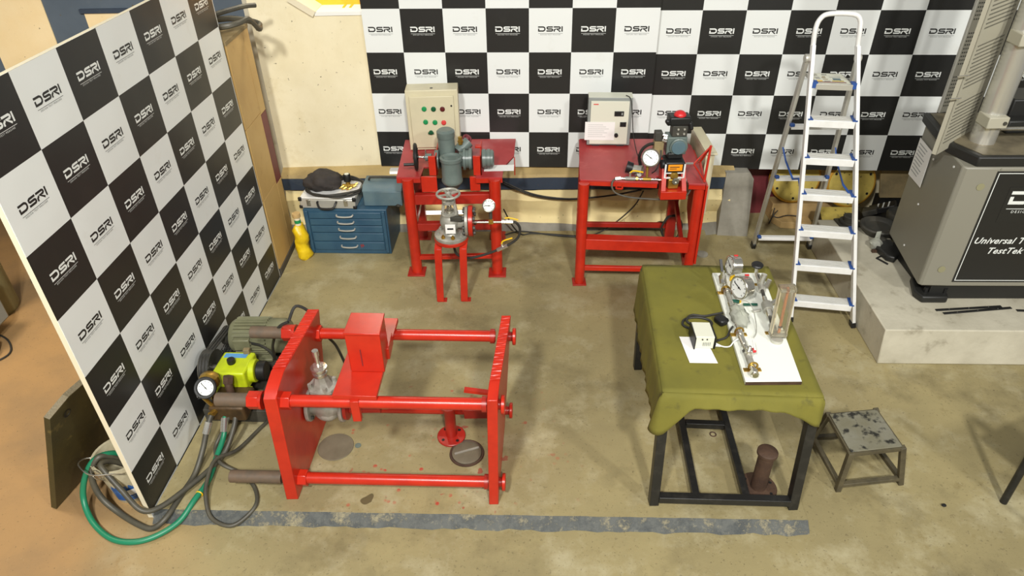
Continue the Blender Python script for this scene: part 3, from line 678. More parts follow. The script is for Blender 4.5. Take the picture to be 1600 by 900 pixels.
for i in range(8):
    a = i*PI/4+.1; q = c+V((.095, .09*math.cos(a), .13+.09*math.sin(a)))
    obj('stud', MB().cyl(q+V((.0, 0, 0)), q+V((.095, 0, 0)), .008, n=8).cyl(q, q+V((.014, 0, 0)), .016, n=6).cyl(q+V((.078, 0, 0)), q+V((.094, 0, 0)), .016, n=6), 'dark_iron', T)
pp = c+V((.17, 0, .118))
obj('outlet_pipe', MB().cyl(pp, pp+V((.235, .0, -.003)), .009), 'steel', T)
obj('tee', MB().box(pp+V((.135, 0, 0)), (.035, .026, .026)).cyl(pp+V((.135, 0, 0)), pp+V((.135, 0, .085)), .008), 'brass', T)
obj('snubber', MB().cyl(pp+V((.135, 0, .03)), pp+V((.135, 0, .085)), .013), 'dark_iron', T)
gauge(T, pp+V((.125, -.03, .155)), (-.05, -1, .25), .046, .035, needle=.0)
bv = obj('ball_valve', MB().cyl(pp+V((.215, 0, 0)), pp+V((.30, 0, -.003)), .015, n=6).cyl(pp+V((.24, 0, 0)), pp+V((.24, 0, .03)), .007), 'chrome', T)
obj('lever', MB().tube([pp+V((.24, 0, .028)), pp+V((.27, -.005, .036)), pp+V((.34, -.01, .02))], .006, 6), 'yellow', bv)
T = thing('pressure_hose', 'black hose with a yellow lever valve hanging from the globe valve', 'hose', (-.1, 4.6, 0))
obj('hose', MB().tube([pp+V((.30, 0, -.003)), (.042, 4.58, .655), (.068, 4.585, .60), (.05, 4.585, .52), (-.03, 4.585, .455), (-.12, 4.585, .41), (-.22, 4.588, .37), (-.33, 4.59, .345), (-.42, 4.60, .37), (-.445, 4.60, .45), (-.45, 4.60, .52)], .010, 8), 'rubber', T)
b = obj('inline_valve', MB().cyl((-.11, 4.585, .415), (-.03, 4.585, .455), .016, n=8).cyl((-.07, 4.585, .437), (-.075, 4.58, .475), .006), 'chrome', T)
obj('lever', MB().tube([(-.075, 4.58, .47), (-.06, 4.578, .50), (.01, 4.578, .525)], .006, 6), 'yellow', b)

# fluorescent tubes standing lit behind the red table
for (p, q, lab) in (((-1.08, 5.62, .545), (-.88, 5.62, .545), 'short white lit tube lying on the wall ledge left of the red test table'), ((-.80, 5.60, .20), (-.42, 5.60, .20), 'white lit tube behind the legs of the red test table')):
    t = thing('tube_light', lab, 'lamp', p, 0, 'lit tubes by the left red table')
    obj('tube', MB().cyl(p, q, .018), 'tube_glow', t)
    obj('end_cap', MB().cyl(V(p)-V((.02, 0, 0)), p, .02), 'alu_grey', t); obj('end_cap', MB().cyl(q, V(q)+V((.02, 0, 0)), .02), 'alu_grey', t)
tag(obj('white_box', MB().bb((-1.07, 5.66, .56), (-.86, 5.74, .588)), 'white', bevel=.003), 'white box lying on the ledge behind the tool box handle', 'box')

# ------------------------------------------------------------------ second red table (right)
T = thing('steel_table', 'red steel table with scuffed top carrying the grey control box', 'table', (1.0, 5.15, 0))
tz2 = .915
obj('table_top', MB().prism([(.525, 4.775, tz2-.014), (.53, 4.765, tz2-.014), (1.105, 4.693, tz2-.014), (1.105, 4.80, tz2-.014), (1.325, 4.775, tz2-.014), (1.325, 4.665, tz2-.014), (1.445, 4.65, tz2-.014), (1.452, 4.66, tz2-.014), (1.50, 5.36, tz2-.014), (1.44, 5.50, tz2-.014), (.60, 5.54, tz2-.014), (.585, 5.52, tz2-.014)], (0, 0, .014)), 'red_top', T, bevel=.002)
obj('apron', MB().bar((.53, 4.772, tz2-.031), (1.10, 4.70, tz2-.031), .01, .034), 'red', T)
obj('apron', MB().bar((1.33, 4.672, tz2-.031), (1.45, 4.657, tz2-.031), .01, .034), 'red', T)
def leg2(x, y, m='red', w=.07): return obj('leg', MB().box((x, y, (tz2-.03)/2+.012), (w, w, tz2-.04), rz=-.12), m, T, bevel=.006)
l = obj('leg', MB().cyl((.555, 4.70+.03, .012), (.555, 4.73, tz2-.014), .040, n=18), 'red', T)
obj('foot_plate', MB().box((.553, 4.73, .006), (.11, .11, .012)), 'red_dull', l, bevel=.002)
l = obj('leg', MB().cyl((1.435, 4.72, .0), (1.42, 4.70, tz2-.014), .040, n=18), 'red', T)
leg2(.62, 5.42, 'red_dull'); leg2(1.42, 5.40, 'red_dull', .085)
obj('shelf_beam', MB().prism([(.59, 4.72, .32), (1.40, 4.67, .30), (1.40, 4.76, .30), (.60, 4.81, .32)], (0, 0, .095)), 'red', T, bevel=.004)
obj('rail', MB().bar((.59, 4.735, .14), (1.41, 4.70, .125), .03, .04), 'red', T, bevel=.003)
obj('rail', MB().bar((.63, 5.42, .155), (1.41, 5.40, .14), .03, .045), 'red_dull', T, bevel=.003)
obj('side_brace', MB().bar((1.42, 5.36, .45), (1.43, 4.75, .06), .03, .05), 'red_dull', T, bevel=.003)
obj('hanging_flap', MB().prism([(1.463, 4.68, .19), (1.475, 4.88, .19), (1.49, 5.20, .42), (1.505, 5.33, .89), (1.46, 4.67, .89)], (.016, -.002, 0)), 'red', T, bevel=.002)
obj('small_hook', MB().bar((.80, 4.735, tz2-.02), (.80, 4.735, tz2-.065), .012, .012).bar((.80, 4.735, tz2-.065), (.845, 4.73, tz2-.065), .012, .012).bar((.845, 4.73, tz2-.065), (.845, 4.73, tz2-.02), .012, .012), 'red', T)
tag(obj('cream_cabinet', MB().bb((1.53, 5.02, .45), (1.60, 5.53, .985)).bb((1.53, 5.0, .985), (1.615, 5.55, 1.0)), 'ivory', bevel=.004), 'narrow cream cabinet standing at the right end of the scuffed red table', 'cabinet')
T = thing('control_box', 'grey framed control box with a white sheet taped on, on the right red table', 'control box', (.815, 5.43, tz2), math.radians(-4), 'control boxes on the red tables')
W = wm(T)
obj('body', L(MB().bb((-.175, -.06, .012), (.175, .07, .41)), W), 'panel_grey', T, bevel=.004)
obj('top_cover', L(MB().bb((-.175, -.055, .41), (.175, .065, .412)), W), 'cream_panel', T)
dr = obj('door', L(MB().bb((-.155, -.070, .025), (.150, -.058, .385)), W), 'cream_panel', T, bevel=.002)
obj('display', L(MB().bb((.035, -.078, .265), (.11, -.07, .305)), W), 'black', dr, bevel=.002)
obj('digits', L(MB().bb((.09, -.079, .275), (.102, -.0775, .295)), W), 'panel_grey', dr)
obj('lock', L(MB().bb((.085, -.075, .175), (.135, -.07, .215)), W), 'black', dr, bevel=.004)
obj('knob', L(MB().cyl((.06, -.07, .105), (.06, -.085, .105), .016), W), 'black', dr)
tx = L(MB().bb((-.135, -.0712, .356), (-.095, -.07, .364)), W)
obj('red_print', tx, 'red_btn', dr, flat=True)
obj('taped_sheet', L(MB().bb((-.195, -.0735, .06), (.045, -.072, .215)), W), 'paper', T)
ln = MB()
for i in range(7): ln.bb((-.17, -.0741, .19-.017*i), (-.17+.12+.06*((i*37) % 5)/5, -.0736, .192-.017*i))
obj('sheet_print', L(ln, W), 'panel_grey', T, kind='stuff')
for x in (-.1, .1): obj('foot', L(MB().bb((x-.03, -.05, 0), (x+.03, .05, .012)), W), 'black', T)
tag(obj('control_wire', MB().tube([(.93, 5.38, 1.34), (.965, 5.35, 1.32), (.985, 5.33, 1.2), (1.0, 5.31, 1.05), (1.02, 5.18, .935), (1.04, 5.08, .93), (1.05, 5.0, .945)], .004, 6), 'rubber'), 'thin black wire running down from the grey control box', 'wire')

# actuated ball valve in its red stand at the front of the table
T = thing('ball_valve', 'pneumatic ball valve with orange label in a red stand on the right red table', 'valve', (1.24, 4.74, tz2))
ox, oy = 1.215, 4.72
obj('stand_base', MB().bb((ox-.098, oy-.09, .80), (ox+.095, oy+.0, .865)), 'red', T, bevel=.003)
for s_ in (-1, 1):
    obj('stand_side', MB().prism([(ox+s_*.095, oy-.08, .865), (ox+s_*.095, oy+.03, .865), (ox+s_*.085, oy+.14, 1.06), (ox+s_*.085, oy+.02, 1.06)], (-s_*.035, 0, 0)), 'red', T, bevel=.002)
obj('stand_back', MB().bb((ox-.06, oy+.03, .93), (ox+.06, oy+.04, 1.03)), 'red_dull', T)
obj('valve_body', MB().bb((ox-.04, oy-.045, .868), (ox+.038, oy+.02, .945)).lathe([(.035, 0), (.04, .02), (.03, .05)], (ox, oy-.01, .945), (0, 0, 1), 8), 'brass', T, bevel=.006)
obj('port', MB().lathe([(.024, 0), (.026, .006), (.026, .014), (.012, .015), (.012, .006)], (ox+.01, oy-.045, .935), (0, -1, .1), 18), 'steel', T)
obj('mount_plate', MB().bb((ox-.075, oy-.03, .985), (ox+.075, oy+.05, .992)).bar((ox-.07, oy-.03, .95), (ox-.07, oy-.03, 1.06), .012, .01).bar((ox+.07, oy-.03, .95), (ox+.07, oy-.03, 1.06), .012, .01).bar((ox-.07, oy-.03, .953), (ox+.07, oy-.03, .953), .012, .01), 'alu', T)
obj('gearbox', MB().bb((ox-.075, oy-.03, .99), (ox+.075, oy+.12, 1.075)).cyl((ox-.06, oy+.02, 1.04), (ox-.10, oy+.02, 1.04), .035), 'black', T, bevel=.012)
obj('orange_label', MB().box((ox, oy-.036, 1.035), (.105, .006, .05)), 'orange', T, bevel=.002)
obj('label_text', MB().box((ox-.005, oy-.0395, 1.042), (.07, .002, .006)).box((ox-.015, oy-.0395, 1.028), (.05, .002, .005)), 'rust', T)
obj('adapter', MB().bb((ox-.05, oy+.03, 1.075), (ox+.06, oy+.13, 1.12)), 'black', T, bevel=.008)
obj('actuator_cylinder', MB().lathe([(.06, 0), (.066, .006), (.066, .06), (.064, .09), (.064, .12)], (ox+.025, oy+.03, 1.165), (0, 1, .0), 28).bb((ox-.06, oy+.05, 1.10), (ox+.085, oy+.17, 1.235)), 'grey_paint', T, bevel=.006)
obj('cylinder_cap', MB().cyl((ox+.022, oy+.030, 1.165), (ox+.022, oy+.020, 1.165), .052, n=28), 'box_blue', T, bevel=.003)
obj('side_solenoid', MB().bb((ox-.145, oy+.08, 1.08), (ox-.075, oy+.15, 1.19)), 'wood_grey', T, bevel=.005)
obj('solenoid_coil', MB().bb((ox-.145, oy+.09, 1.19), (ox-.09, oy+.15, 1.26)), 'dark_iron', T, bevel=.005)
obj('fitting', MB().cyl((ox-.085, oy+.07, 1.225), (ox-.06, oy+.06, 1.225), .014, n=6).cyl((ox-.09, oy+.08, 1.205), (ox-.06, oy+.06, 1.20), .012, n=6).cyl((ox-.09, oy+.08, 1.245), (ox-.06, oy+.07, 1.24), .010, n=6), 'chrome', T)
obj('bracket', MB().bb((ox-.03, oy+.06, 1.235), (ox+.08, oy+.15, 1.32)), 'dark_iron', T, bevel=.004)
for i in (0, 1):
    for j in (0, 1): obj('bolt', MB().cyl((ox+.01+i*.045, oy+.06, 1.26+.035*j), (ox+.01+i*.045, oy+.05, 1.26+.035*j), .008, n=6), 'alu_grey', T)
obj('limit_switch', MB().bb((ox-.06, oy+.05, 1.32), (ox+.095, oy+.17, 1.385)).cyl((ox-.055, oy+.06, 1.33), (ox-.085, oy+.05, 1.37), .018).cyl((ox+.09, oy+.06, 1.35), (ox+.105, oy+.05, 1.29), .016), 'black', T, bevel=.012)
obj('indicator_dome', MB().ball((ox+.02, oy+.10, 1.385), .045, 18, (1, 1, .8)), 'red_cap', T)
# triangular red hand wheel
rd = obj('wheel_shaft', MB().cyl((ox+.075, oy+.03, 1.035), (ox+.15, oy+.05, 1.025), .01), 'chrome', T)
tw = V((ox+.155, oy+.05, 1.025)); tri = [V((1.50, 4.84, 1.13)), V((1.425, 4.62, .955)), V((1.455, 4.90, .98))]
wh = MB()
for i in range(3):
    wh.tube([tri[i], tri[(i+1) % 3]], .009, 8); wh.tube([tw, tri[i]], .006, 6)
for q in tri: wh.ball(q, .011, 8)
obj('triangular_wheel', wh, 'red', T)
# piping with gauge, left of the stand
T = thing('gauge_line', 'chrome pipe with pressure gauge and yellow lever at the front edge of the right table', 'pipe', (.98, 4.74, tz2))
py_, pz = 4.735, .935
obj('pipe', MB().cyl((.80, py_, pz), (1.125, py_-.03, pz-.005), .009), 'chrome', T)
v_ = obj('needle_valve', MB().cyl((.86, py_-.005, pz), (.935, py_-.012, pz), .016, n=8).cyl((.79, py_, pz-.004), (.83, py_-.002, pz), .014, n=6).cyl((.90, py_, pz), (.895, py_, pz+.045), .007), 'chrome', T)
obj('lever', MB().tube([(.895, py_, pz+.04), (.92, py_-.005, pz+.06), (.99, py_-.012, pz+.05)], .006, 6), 'yellow', v_)
obj('union', MB().cyl((.94, py_-.012, pz), (.955, py_-.014, pz), .017, n=6), 'brass', T)
obj('tee', MB().cyl((.99, py_-.02, pz), (1.05, py_-.025, pz), .015, n=8).cyl((1.02, py_-.02, pz), (1.02, py_, pz+.10), .010), 'brass', T)
gauge(T, (1.035, py_-.01, pz+.165), (-.15, -1, .45), .062, .05, needle=.6)
T = thing('regulator_valve', 'silver and black air regulator lying behind the pressure gauge', 'valve', (.95, 4.86, tz2))
obj('body', MB().cyl((.93, 4.84, .955), (1.0, 4.80, .965), .035).cyl((.96, 4.80, .93), (.97, 4.76, .95), .018), 'cast', T)
obj('knob', MB().cyl((.885, 4.85, .975), (.93, 4.84, .965), .045, .04, 20), 'black', T)
tag(obj('air_hose', MB().tube([(1.0, 4.90, .96), (.985, 4.90, 1.03), (1.0, 4.88, 1.10), (1.04, 4.86, 1.145), (1.085, 4.83, 1.165), (1.10, 4.82, 1.165)], .012, 8), 'rubber'), 'short black air hose arching from the regulator to the valve', 'hose')
tag(obj('air_tube', MB().tube([(1.12, 4.79, 1.13), (1.115, 4.76, 1.07), (1.09, 4.74, 1.0), (1.07, 4.78, .95)], .005, 6), 'rubber'), 'thin black tube curving down beside the pressure gauge', 'tube')
tag(obj('sagging_hose', MB().tube([(.79, py_, pz-.004), (.765, 4.72, .91), (.765, 4.70, .87), (.80, 4.69, .83), (.90, 4.685, .80), (1.05, 4.68, .785), (1.2, 4.68, .777), (1.29, 4.68, .785), (1.345, 4.69, .83), (1.345, 4.70, .885), (1.30, 4.70, .925)], .007, 8), 'hose'), 'grey hose sagging below the front edge of the right red table', 'hose')
tag(obj('hose_end', MB().cyl((1.315, 4.70, .925), (1.255, 4.715, .93), .014, n=8), 'chrome'), 'chrome hose fitting on the right of the red valve stand', 'fitting')
# cables along the low wall
tag(obj('wall_cable', MB().tube([(-.08, 5.58, .52), (.187, 5.55, .40), (.475, 5.55, .345), (.705, 5.55, .35), (.933, 5.54, .38), (1.16, 5.53, .43)], .008, 6).tube([(-.08, 5.585, .50), (.187, 5.56, .38), (.475, 5.56, .33), (.70, 5.56, .34)], .005, 6), 'rubber'), 'black cable drooping along the low wall between the two red tables', 'cable')
tag(obj('hanging_cable', MB().tube([(1.178, 5.53, .42), (1.114, 5.53, .277), (.98, 5.53, .128), (.809, 5.50, .02), (.6, 5.40, .01)], .006, 6), 'rubber'), 'thin cable hanging down the wall behind the right red table', 'cable')
tag(obj('floor_cable', MB().tube([(-.06, 5.36, .35), (.02, 5.46, .12), (.10, 5.50, .012), (.19, 5.52, .01), (.368, 5.50, .01), (.6, 5.46, .01), (1.0, 5.42, .01)], .007, 6).tube([(-.06, 5.5, .01), (.1, 5.56, .01), (.424, 5.47, .01), (.7, 5.43, .01)], .007, 6), 'rubber'), 'black cables lying on the floor between the red tables', 'cable')
k = MB()
pts = [(1.15, 5.50, .05), (1.25, 5.48, .09), (1.33, 5.46, .14)]
for i in range(40):
    a = 2.6-i*.5; pts.append((1.415+.085*math.cos(a)*(1+.08*math.sin(i*1.9)), 5.315+.012*math.sin(i*1.3), .16+.125*math.sin(a)*(1+.06*math.sin(i*2.7))))
k.tube(pts, .006, 6)
tag(obj('cable_coil', k, 'rubber'), 'coil of black cable hung on the rear leg of the right red table', 'cable')

# ------------------------------------------------------------------ red press frame in the foreground
T = thing('press_frame', 'large red steel frame of two plates joined by four rods, in the foreground', 'frame', (-.7, 2.9, 0))
def plate(x0, dy, dz, poly, th, kz=.09):
    P = [V((x0+(y-2.55)*dy+z*dz+(y-2.55)*z*kz, y, z)) for y, z in poly]
    return MB().prism(P, (th, 0, 0))
lp = obj('end_plate', plate(-1.313, .053, .04, [(2.585, 0), (3.245, 0), (3.25, .86), (2.72, .855), (2.62, .81), (2.59, .78)], .068), 'red', T, bevel=.004)
rp = obj('end_plate', plate(-.150, .06, .02, [(2.525, 0), (3.19, 0), (3.19, .835), (2.62, .835), (2.53, .80)], .054, .06), 'red', T, bevel=.004)
# hand-ground rough top edges
for nm, x0, dy, dz, th, y0, y1, zt in (('ground_edge', -1.313, .053, .04, .068, 2.74, 3.24, .858), ('ground_edge', -.150, .06, .02, .054, 2.64, 3.18, .836)):
    m = MB()
    def ge(u, v):
        y = y0+(y1-y0)*u
        return V((x0+(y-2.55)*dy+zt*dz+(y-2.55)*zt*(.09 if th > .06 else .06)+th*(.04+.92*v), y, zt+.0015+.0022*math.sin(u*190)+.0015*math.sin(u*77+v*3)))
    obj(nm, m.grid(ge, 110, 2), 'red', T, flat=True)
rods = {'tf': ((-1.235, 2.66, .705), (-.135, 2.605, .705)), 'tb': ((-1.195, 3.21, .715), (-.10, 3.15, .715)), 'bf': ((-1.26, 2.66, .10), (-.145, 2.605, .10)), 'bb': ((-1.23, 3.21, .12), (-.10, 3.15, .12))}
for kx, (p, q) in rods.items():
    p, q = V(p), V(q); d = (q-p).normalized()
    r_ = obj('rod', MB().cyl(p, q, .033, n=24), 'red', T)
    obj('hex_nut', MB().cyl(p+d*.002, p+d*.075, .05, n=6), 'red', r_, bevel=.003)
    obj('washer', MB().cyl(q-d*.03, q-d*.004, .043, n=20), 'red_dull', r_)
    e0 = q+d*(.05 if kx[0] == 't' else .052)+d*(.03 if kx == 'tb' else 0)
    obj('end_stub', MB().cyl(e0-d*.02, e0+d*.022, .028, n=20), 'red_dull', r_)
    obj('end_disc', MB().lathe([(.046, 0), (.05, .003), (.05, .017), (.046, .02)], e0+d*.018, d, 24), 'red', r_)
    s0 = p-d*.075
    n_ = {'tf': .25, 'tb': .27, 'bf': .30, 'bb': .10}[kx]
    th = MB().lathe([(.036+.0012*(i % 2), n_*i/60) for i in range(61)], s0, -d, 18)
    obj('threaded_end', th, 'thread', r_)
    if kx in ('tf', 'tb'):
        obj('washer', MB().cyl(s0-d*.0, s0-d*.014, .05, n=24), 'red', r_)
        obj('hex_nut', MB().cyl(s0-d*.016, s0-d*.078, .05, n=6), 'red', r_, bevel=.003)
# sliding carriage with its square block
zc = .742
obj('carriage_plate', MB().prism([(-.935, 2.625, zc), (-.705, 2.61, zc), (-.675, 3.27, zc), (-.90, 3.285, zc)], (0, 0, .026)), 'red', T, bevel=.002)
obj('carriage_lug', MB().bb((-.845, 2.60, .60), (-.80, 2.63, zc)), 'red', T, bevel=.003)
bl = obj('carriage_block', MB().prism([(-.868, 2.805, zc+.026), (-.685, 2.795, zc+.026), (-.685, 2.965, zc+.026), (-.858, 2.975, zc+.026)], (0, 0, .25)), 'red', T, bevel=.004)
obj('block_cap', MB().prism([(-.872, 2.80, zc+.276), (-.681, 2.79, zc+.276), (-.681, 2.97, zc+.276), (-.862, 2.98, zc+.276)], (0, 0, .014)), 'red', bl, bevel=.003)
obj('weld_seam', MB().bar((-.798, 2.7985, zc+.07), (-.798, 2.7985, zc+.18), .004, .003), 'maroon', bl)
obj('side_rib', MB().bb((-.70, 2.90, zc+.026), (-.672, 3.04, zc+.10)), 'red', T, bevel=.003)
obj('stop_bar', MB().bar((-.29, 3.0, .44), (-.14, 2.99, .42), .03, .02), 'red', T)
obj('stop_block', MB().bb((-.30, 2.98, .22), (-.14, 3.04, .29)), 'red_dull', T, bevel=.003)
obj('drain_pipe', MB().cyl((-.96, 2.95, .36), (-.78, 2.95, .36), .034, n=20), 'red_dull', T)
obj('nipple', MB().cyl((-.78, 2.95, .36), (-.735, 2.95, .36), .013, n=6), 'brass', T)
st = obj('support_post', MB().cyl((-.395, 3.05, .0), (-.395, 3.05, .25), .034, n=20), 'red_dull', T)
obj('support_cap', MB().cyl((-.395, 3.05, .25), (-.395, 3.05, .265), .05, n=20), 'red_dull', T)
sf = obj('post_flange', MB().lathe([(.085, 0), (.088, .003), (.088, .014), (.085, .017)], (-.395, 3.045, 0), (0, 0, 1), 32), 'red_dull', T)
for i in range(4):
    a = i*PI/2+.7; obj('bolt_hole', MB().cyl((-.395+.063*math.cos(a), 3.045+.063*math.sin(a), .0165), (-.395+.063*math.cos(a), 3.045+.063*math.sin(a), .0185), .010, n=12), 'black', sf)
# silver gate valve held in the frame
T = thing('gate_valve', 'silver gate valve clamped inside the red frame', 'valve', (-1.13, 2.95, .25))
ax = V((1, -.04, 0)).normalized(); c = V((-1.09, 2.95, .385))
for t in (-.108, .085):
    f_ = obj('flange', MB().lathe([(.05, 0), (.095, .001), (.097, .004), (.097, .018), (.095, .02), (.05, .021)], c+ax*t, ax, 32), 'cast', T)
    for i in range(4):
        a = i*PI/2+PI/4; q = c+ax*(t-.008)+V((0, .073*math.cos(a), .073*math.sin(a)))
        obj('bolt', MB().cyl(q, q+ax*.04, .012, n=6), 'dark_iron', f_)
obj('counter_flange', MB().lathe([(.04, 0), (.085, .001), (.085, .02), (.04, .021)], c+ax*.108, ax, 28), 'red_dull', T)
obj('body', MB().lathe([(.05, -.105), (.055, -.07), (.075, -.03), (.078, .02), (.06, .06), (.05, .09)], c, ax, 28).ball(c+V((0, 0, -.03)), .08, 18, (1, .95, .9)), 'cast', T)
obj('bonnet', MB().lathe([(.07, 0), (.065, .05), (.06, .09), (.085, .092), (.085, .112), (.06, .115), (.045, .15), (.03, .20)], c+V((0, 0, .05)), V((.01, 0, 1)), 8), 'cast', T, angle=25)
obj('side_lug', MB().box(c+V((.085, 0, .12)), (.06, .09, .07), R=Matrix.Rotation(.5, 3, 'Y')), 'cast', T, bevel=.012)
obj('gland', MB().lathe([(.035, 0), (.042, .004), (.042, .022), (.034, .025), (.034, .045), (.046, .047), (.046, .058), (.03, .06)], c+V((0, 0, .235)), (0, 0, 1), 24), 'steel', T)
obj('gland_nut', MB().cyl(c+V((0, 0, .295)), c+V((0, 0, .312)), .03, n=6), 'chrome', T)
obj('stem', MB().cyl(c+V((0, 0, .29)), c+V((0, 0, .405)), .013).cyl(c+V((0, 0, .375)), c+V((0, 0, .412)), .018, n=12), 'chrome', T)
for i in range(4):
    a = i*PI/2+.4; q = c+V((.07*math.cos(a), .07*math.sin(a), .155))
    obj('bolt', MB().cyl(q, q+V((0, 0, .035)), .012, n=6), 'cast', T)
# paper note on the right plate
tag(obj('paper_note', MB().prism([(-.0758, 2.90, .50), (-.0698, 3.0, .50), (-.0655, 3.0, .70), (-.0715, 2.9, .70)], (.0012, 0, 0)), 'paper'), 'white paper note on the outer face of the right red frame plate', 'label')
# floor fittings in the plinth
t = obj('floor_disc', MB().lathe([(.108, 0), (.11, .004), (.108, .007), (0, .0075)], (-1.105, 2.975, 0), (0, 0, 1), 36), 'disc_floor'); tag(t, 'flat grey steel disc let into the floor inside the red frame', 'disc')
t = thing('floor_plug', 'round rough plug with a slot in the floor beside the red post', 'plug', (-.293, 2.905, 0))
obj('rim', MB().torus((-.293, 2.905, .004), (0, 0, 1), .098, .009, 32, 6), 'rust', t)
obj('plug', MB().lathe([(.09, 0), (.09, .012), (.08, .018), (0, .02)], (-.293, 2.905, 0), (0, 0, 1), 28), 'disc_floor', t)
obj('slot', MB().bar((-.365, 2.885, .022), (-.22, 2.935, .022), .012, .006), 'concrete_gr', t)
tag(obj('floor_bolt', MB().lathe([(.019, 0), (.019, .004), (0, .006)], (-.97, 2.985, 0), (0, 0, 1), 18), 'teal_spot'), 'small teal bolt head in the floor next to the steel disc', 'bolt')
tag(obj('floor_ring', MB().torus((1.237, 3.025, .003), (0, 0, 1), .018, .004, 20, 6), 'rust'), 'small rusty ring lying on the floor under the green table', 'ring')
tag(obj('drain_cover', MB().lathe([(.05, 0), (.05, .012), (.03, .02), (0, .021)], (1.66, 5.12, 0), (0, 0, 1), 20), 'concrete_gr'), 'round grey cap on the floor right of the second red table', 'cap')
m = MB().lathe([(.034, .0005), (0, .0012)], (-.845, 2.578, 0), (0, 0, 1), 28, False).warp(lambda p: (p.x+.008*math.sin(p.y*80), p.y+.008*math.sin(p.x*90+1), p.z))
tag(obj('oil_stain', m, 'wet'), 'dark oil stain on the floor in front of the red frame', 'stain')

# ------------------------------------------------------------------ pump set
T = thing('pump_unit', 'lime green pump driven by an olive motor in front of the checkered board', 'pump', (-1.7, 3.45, 0))
fr = [((-1.96, 3.22, .05), (-1.96, 3.88, .05)), ((-1.50, 3.18, .05), (-1.50, 3.88, .05)), ((-1.97, 3.25, .05), (-1.48, 3.22, .05)), ((-1.97, 3.55, .05), (-1.48, 3.52, .05)), ((-1.97, 3.86, .05), (-1.48, 3.86, .05))]
for p, q in fr: obj('skid_bar', MB().bar(p, q, .06, .10), 'dark_iron', T, bevel=.004)
obj('motor_rail', MB().bb((-1.90, 3.60, .10), (-1.52, 3.64, .185)), 'dark_iron', T)
obj('motor_rail', MB().bb((-1.90, 3.80, .10), (-1.52, 3.84, .185)), 'dark_iron', T)
for i in range(4): obj('grid_bar', MB().bar((-1.60+.0*i, 3.28+.07*i, .19-.012*i), (-1.50, 3.275+.07*i, .19-.012*i), .014, .02), 'dark_iron', T)
for x in (-1.595, -1.505): obj('grid_bar', MB().bar((x, 3.25, .195), (x, 3.55, .15), .014, .02), 'dark_iron', T)
mc = V((-1.9, 3.72, .305))
mb = obj('motor', MB().lathe([(.05, 0), (.10, .003), (.112, .02), (.112, .27), (.108, .275)], mc, (1, -.03, 0), 32), 'motor', T)
for i in range(30):
    a = 2*PI*i/30
    d = V((0, math.cos(a), math.sin(a)))
    obj('cooling_fin', MB().bar(mc+V((.04, -.001, 0))+d*.118, mc+V((.255, -.008, 0))+d*.118, .022, .006, side=d), 'motor', mb)
obj('fan_cover', MB().lathe([(.116, .262), (.12, .268), (.12, .355), (.105, .385), (.05, .392), (0, .392)], mc, (1, -.03, 0), 32), 'motor', mb)
obj('terminal_box', MB().box(mc+V((.10, -.115, .02)), (.11, .05, .085)), 'motor', mb, bevel=.006)
obj('motor_foot', MB().bb((-1.86, 3.58, .185), (-1.62, 3.86, .205)), 'motor', T, bevel=.003)
pc = V((-1.945, 3.40, .30))
pw = MB().lathe([(.03, -.012), (.118, -.034), (.118, .034), (.108, .03), (.03, .012)], pc, (1, -.04, 0), 32)
obj('pump_pulley', pw, 'dark_iron', T)
obj('pump_shaft', MB().cyl(pc, pc+V((.10, 0, 0)), .018), 'steel', T)
obj('motor_pulley', MB().lathe([(.02, -.03), (.06, -.034), (.06, .034), (.02, .03)], mc+V((-.03, 0, 0)), (1, -.04, 0), 24).cyl(mc+V((-.03, 0, 0)), mc, .02), 'dark_iron', T)
def belt(xo):
    A, B, ra, rb = mc+V((-.03+xo, 0, 0)), pc+V((xo, 0, 0)), .062, .120
    pts = [A+V((0, ra*math.cos(a), ra*math.sin(a))) for a in [math.radians(-72+i*14) for i in range(13)]]
    pts += [B+V((0, rb*math.cos(a), rb*math.sin(a))) for a in [math.radians(108+i*15) for i in range(12)]]
    return MB().tube(pts, .0085, 6, True, smooth=False)
for xo in (-.02, 0, .02): obj('belt', belt(xo), 'rubber', T)
obj('pulley_spoke', MB().bar(pc+V((.0, -.1, .02)), pc+V((.0, .1, -.02)), .02, .03), 'alu_grey', T)
obj('crankcase', MB().prism([(-1.875, 3.25, .235), (-1.67, 3.24, .235), (-1.655, 3.45, .235), (-1.86, 3.46, .235)], (0, 0, .145)), 'lime', T, bevel=.012)
obj('crankcase_lip', MB().prism([(-1.885, 3.235, .225), (-1.66, 3.225, .225), (-1.65, 3.27, .225), (-1.875, 3.28, .225)], (0, 0, .025)), 'lime', T, bevel=.004)
obj('end_cover', MB().cyl((-1.67, 3.35, .31), (-1.632, 3.35, .31), .075, n=24), 'lime', T, bevel=.006)
obj('end_housing', MB().cyl((-1.632, 3.36, .30), (-1.575, 3.36, .30), .062, n=20), 'black', T, bevel=.006)
obj('pump_label', MB().prism([(-1.845, 3.40, .3805), (-1.70, 3.39, .3805), (-1.695, 3.43, .3805), (-1.84, 3.44, .3805)], (0, 0, .0015)), 'blue_label', T)
obj('oil_cap', MB().lathe([(.024, 0), (.026, .01), (.024, .032), (0, .034)], (-1.775, 3.345, .38), (0, 0, 1), 18), 'black', T)
obj('lug', MB().box((-1.705, 3.44, .395), (.04, .03, .04)), 'wood_grey', T, bevel=.004)
obj('pump_head', MB().prism([(-1.86, 3.06, .16), (-1.64, 3.05, .16), (-1.63, 3.25, .16), (-1.85, 3.26, .16)], (0, 0, .11)), 'brown_iron', T, bevel=.014)
for i in range(3): obj('valve_cap', MB().cyl((-1.82+.07*i, 3.12, .265), (-1.82+.07*i, 3.12, .30), .026, n=6), 'brown_iron', T)
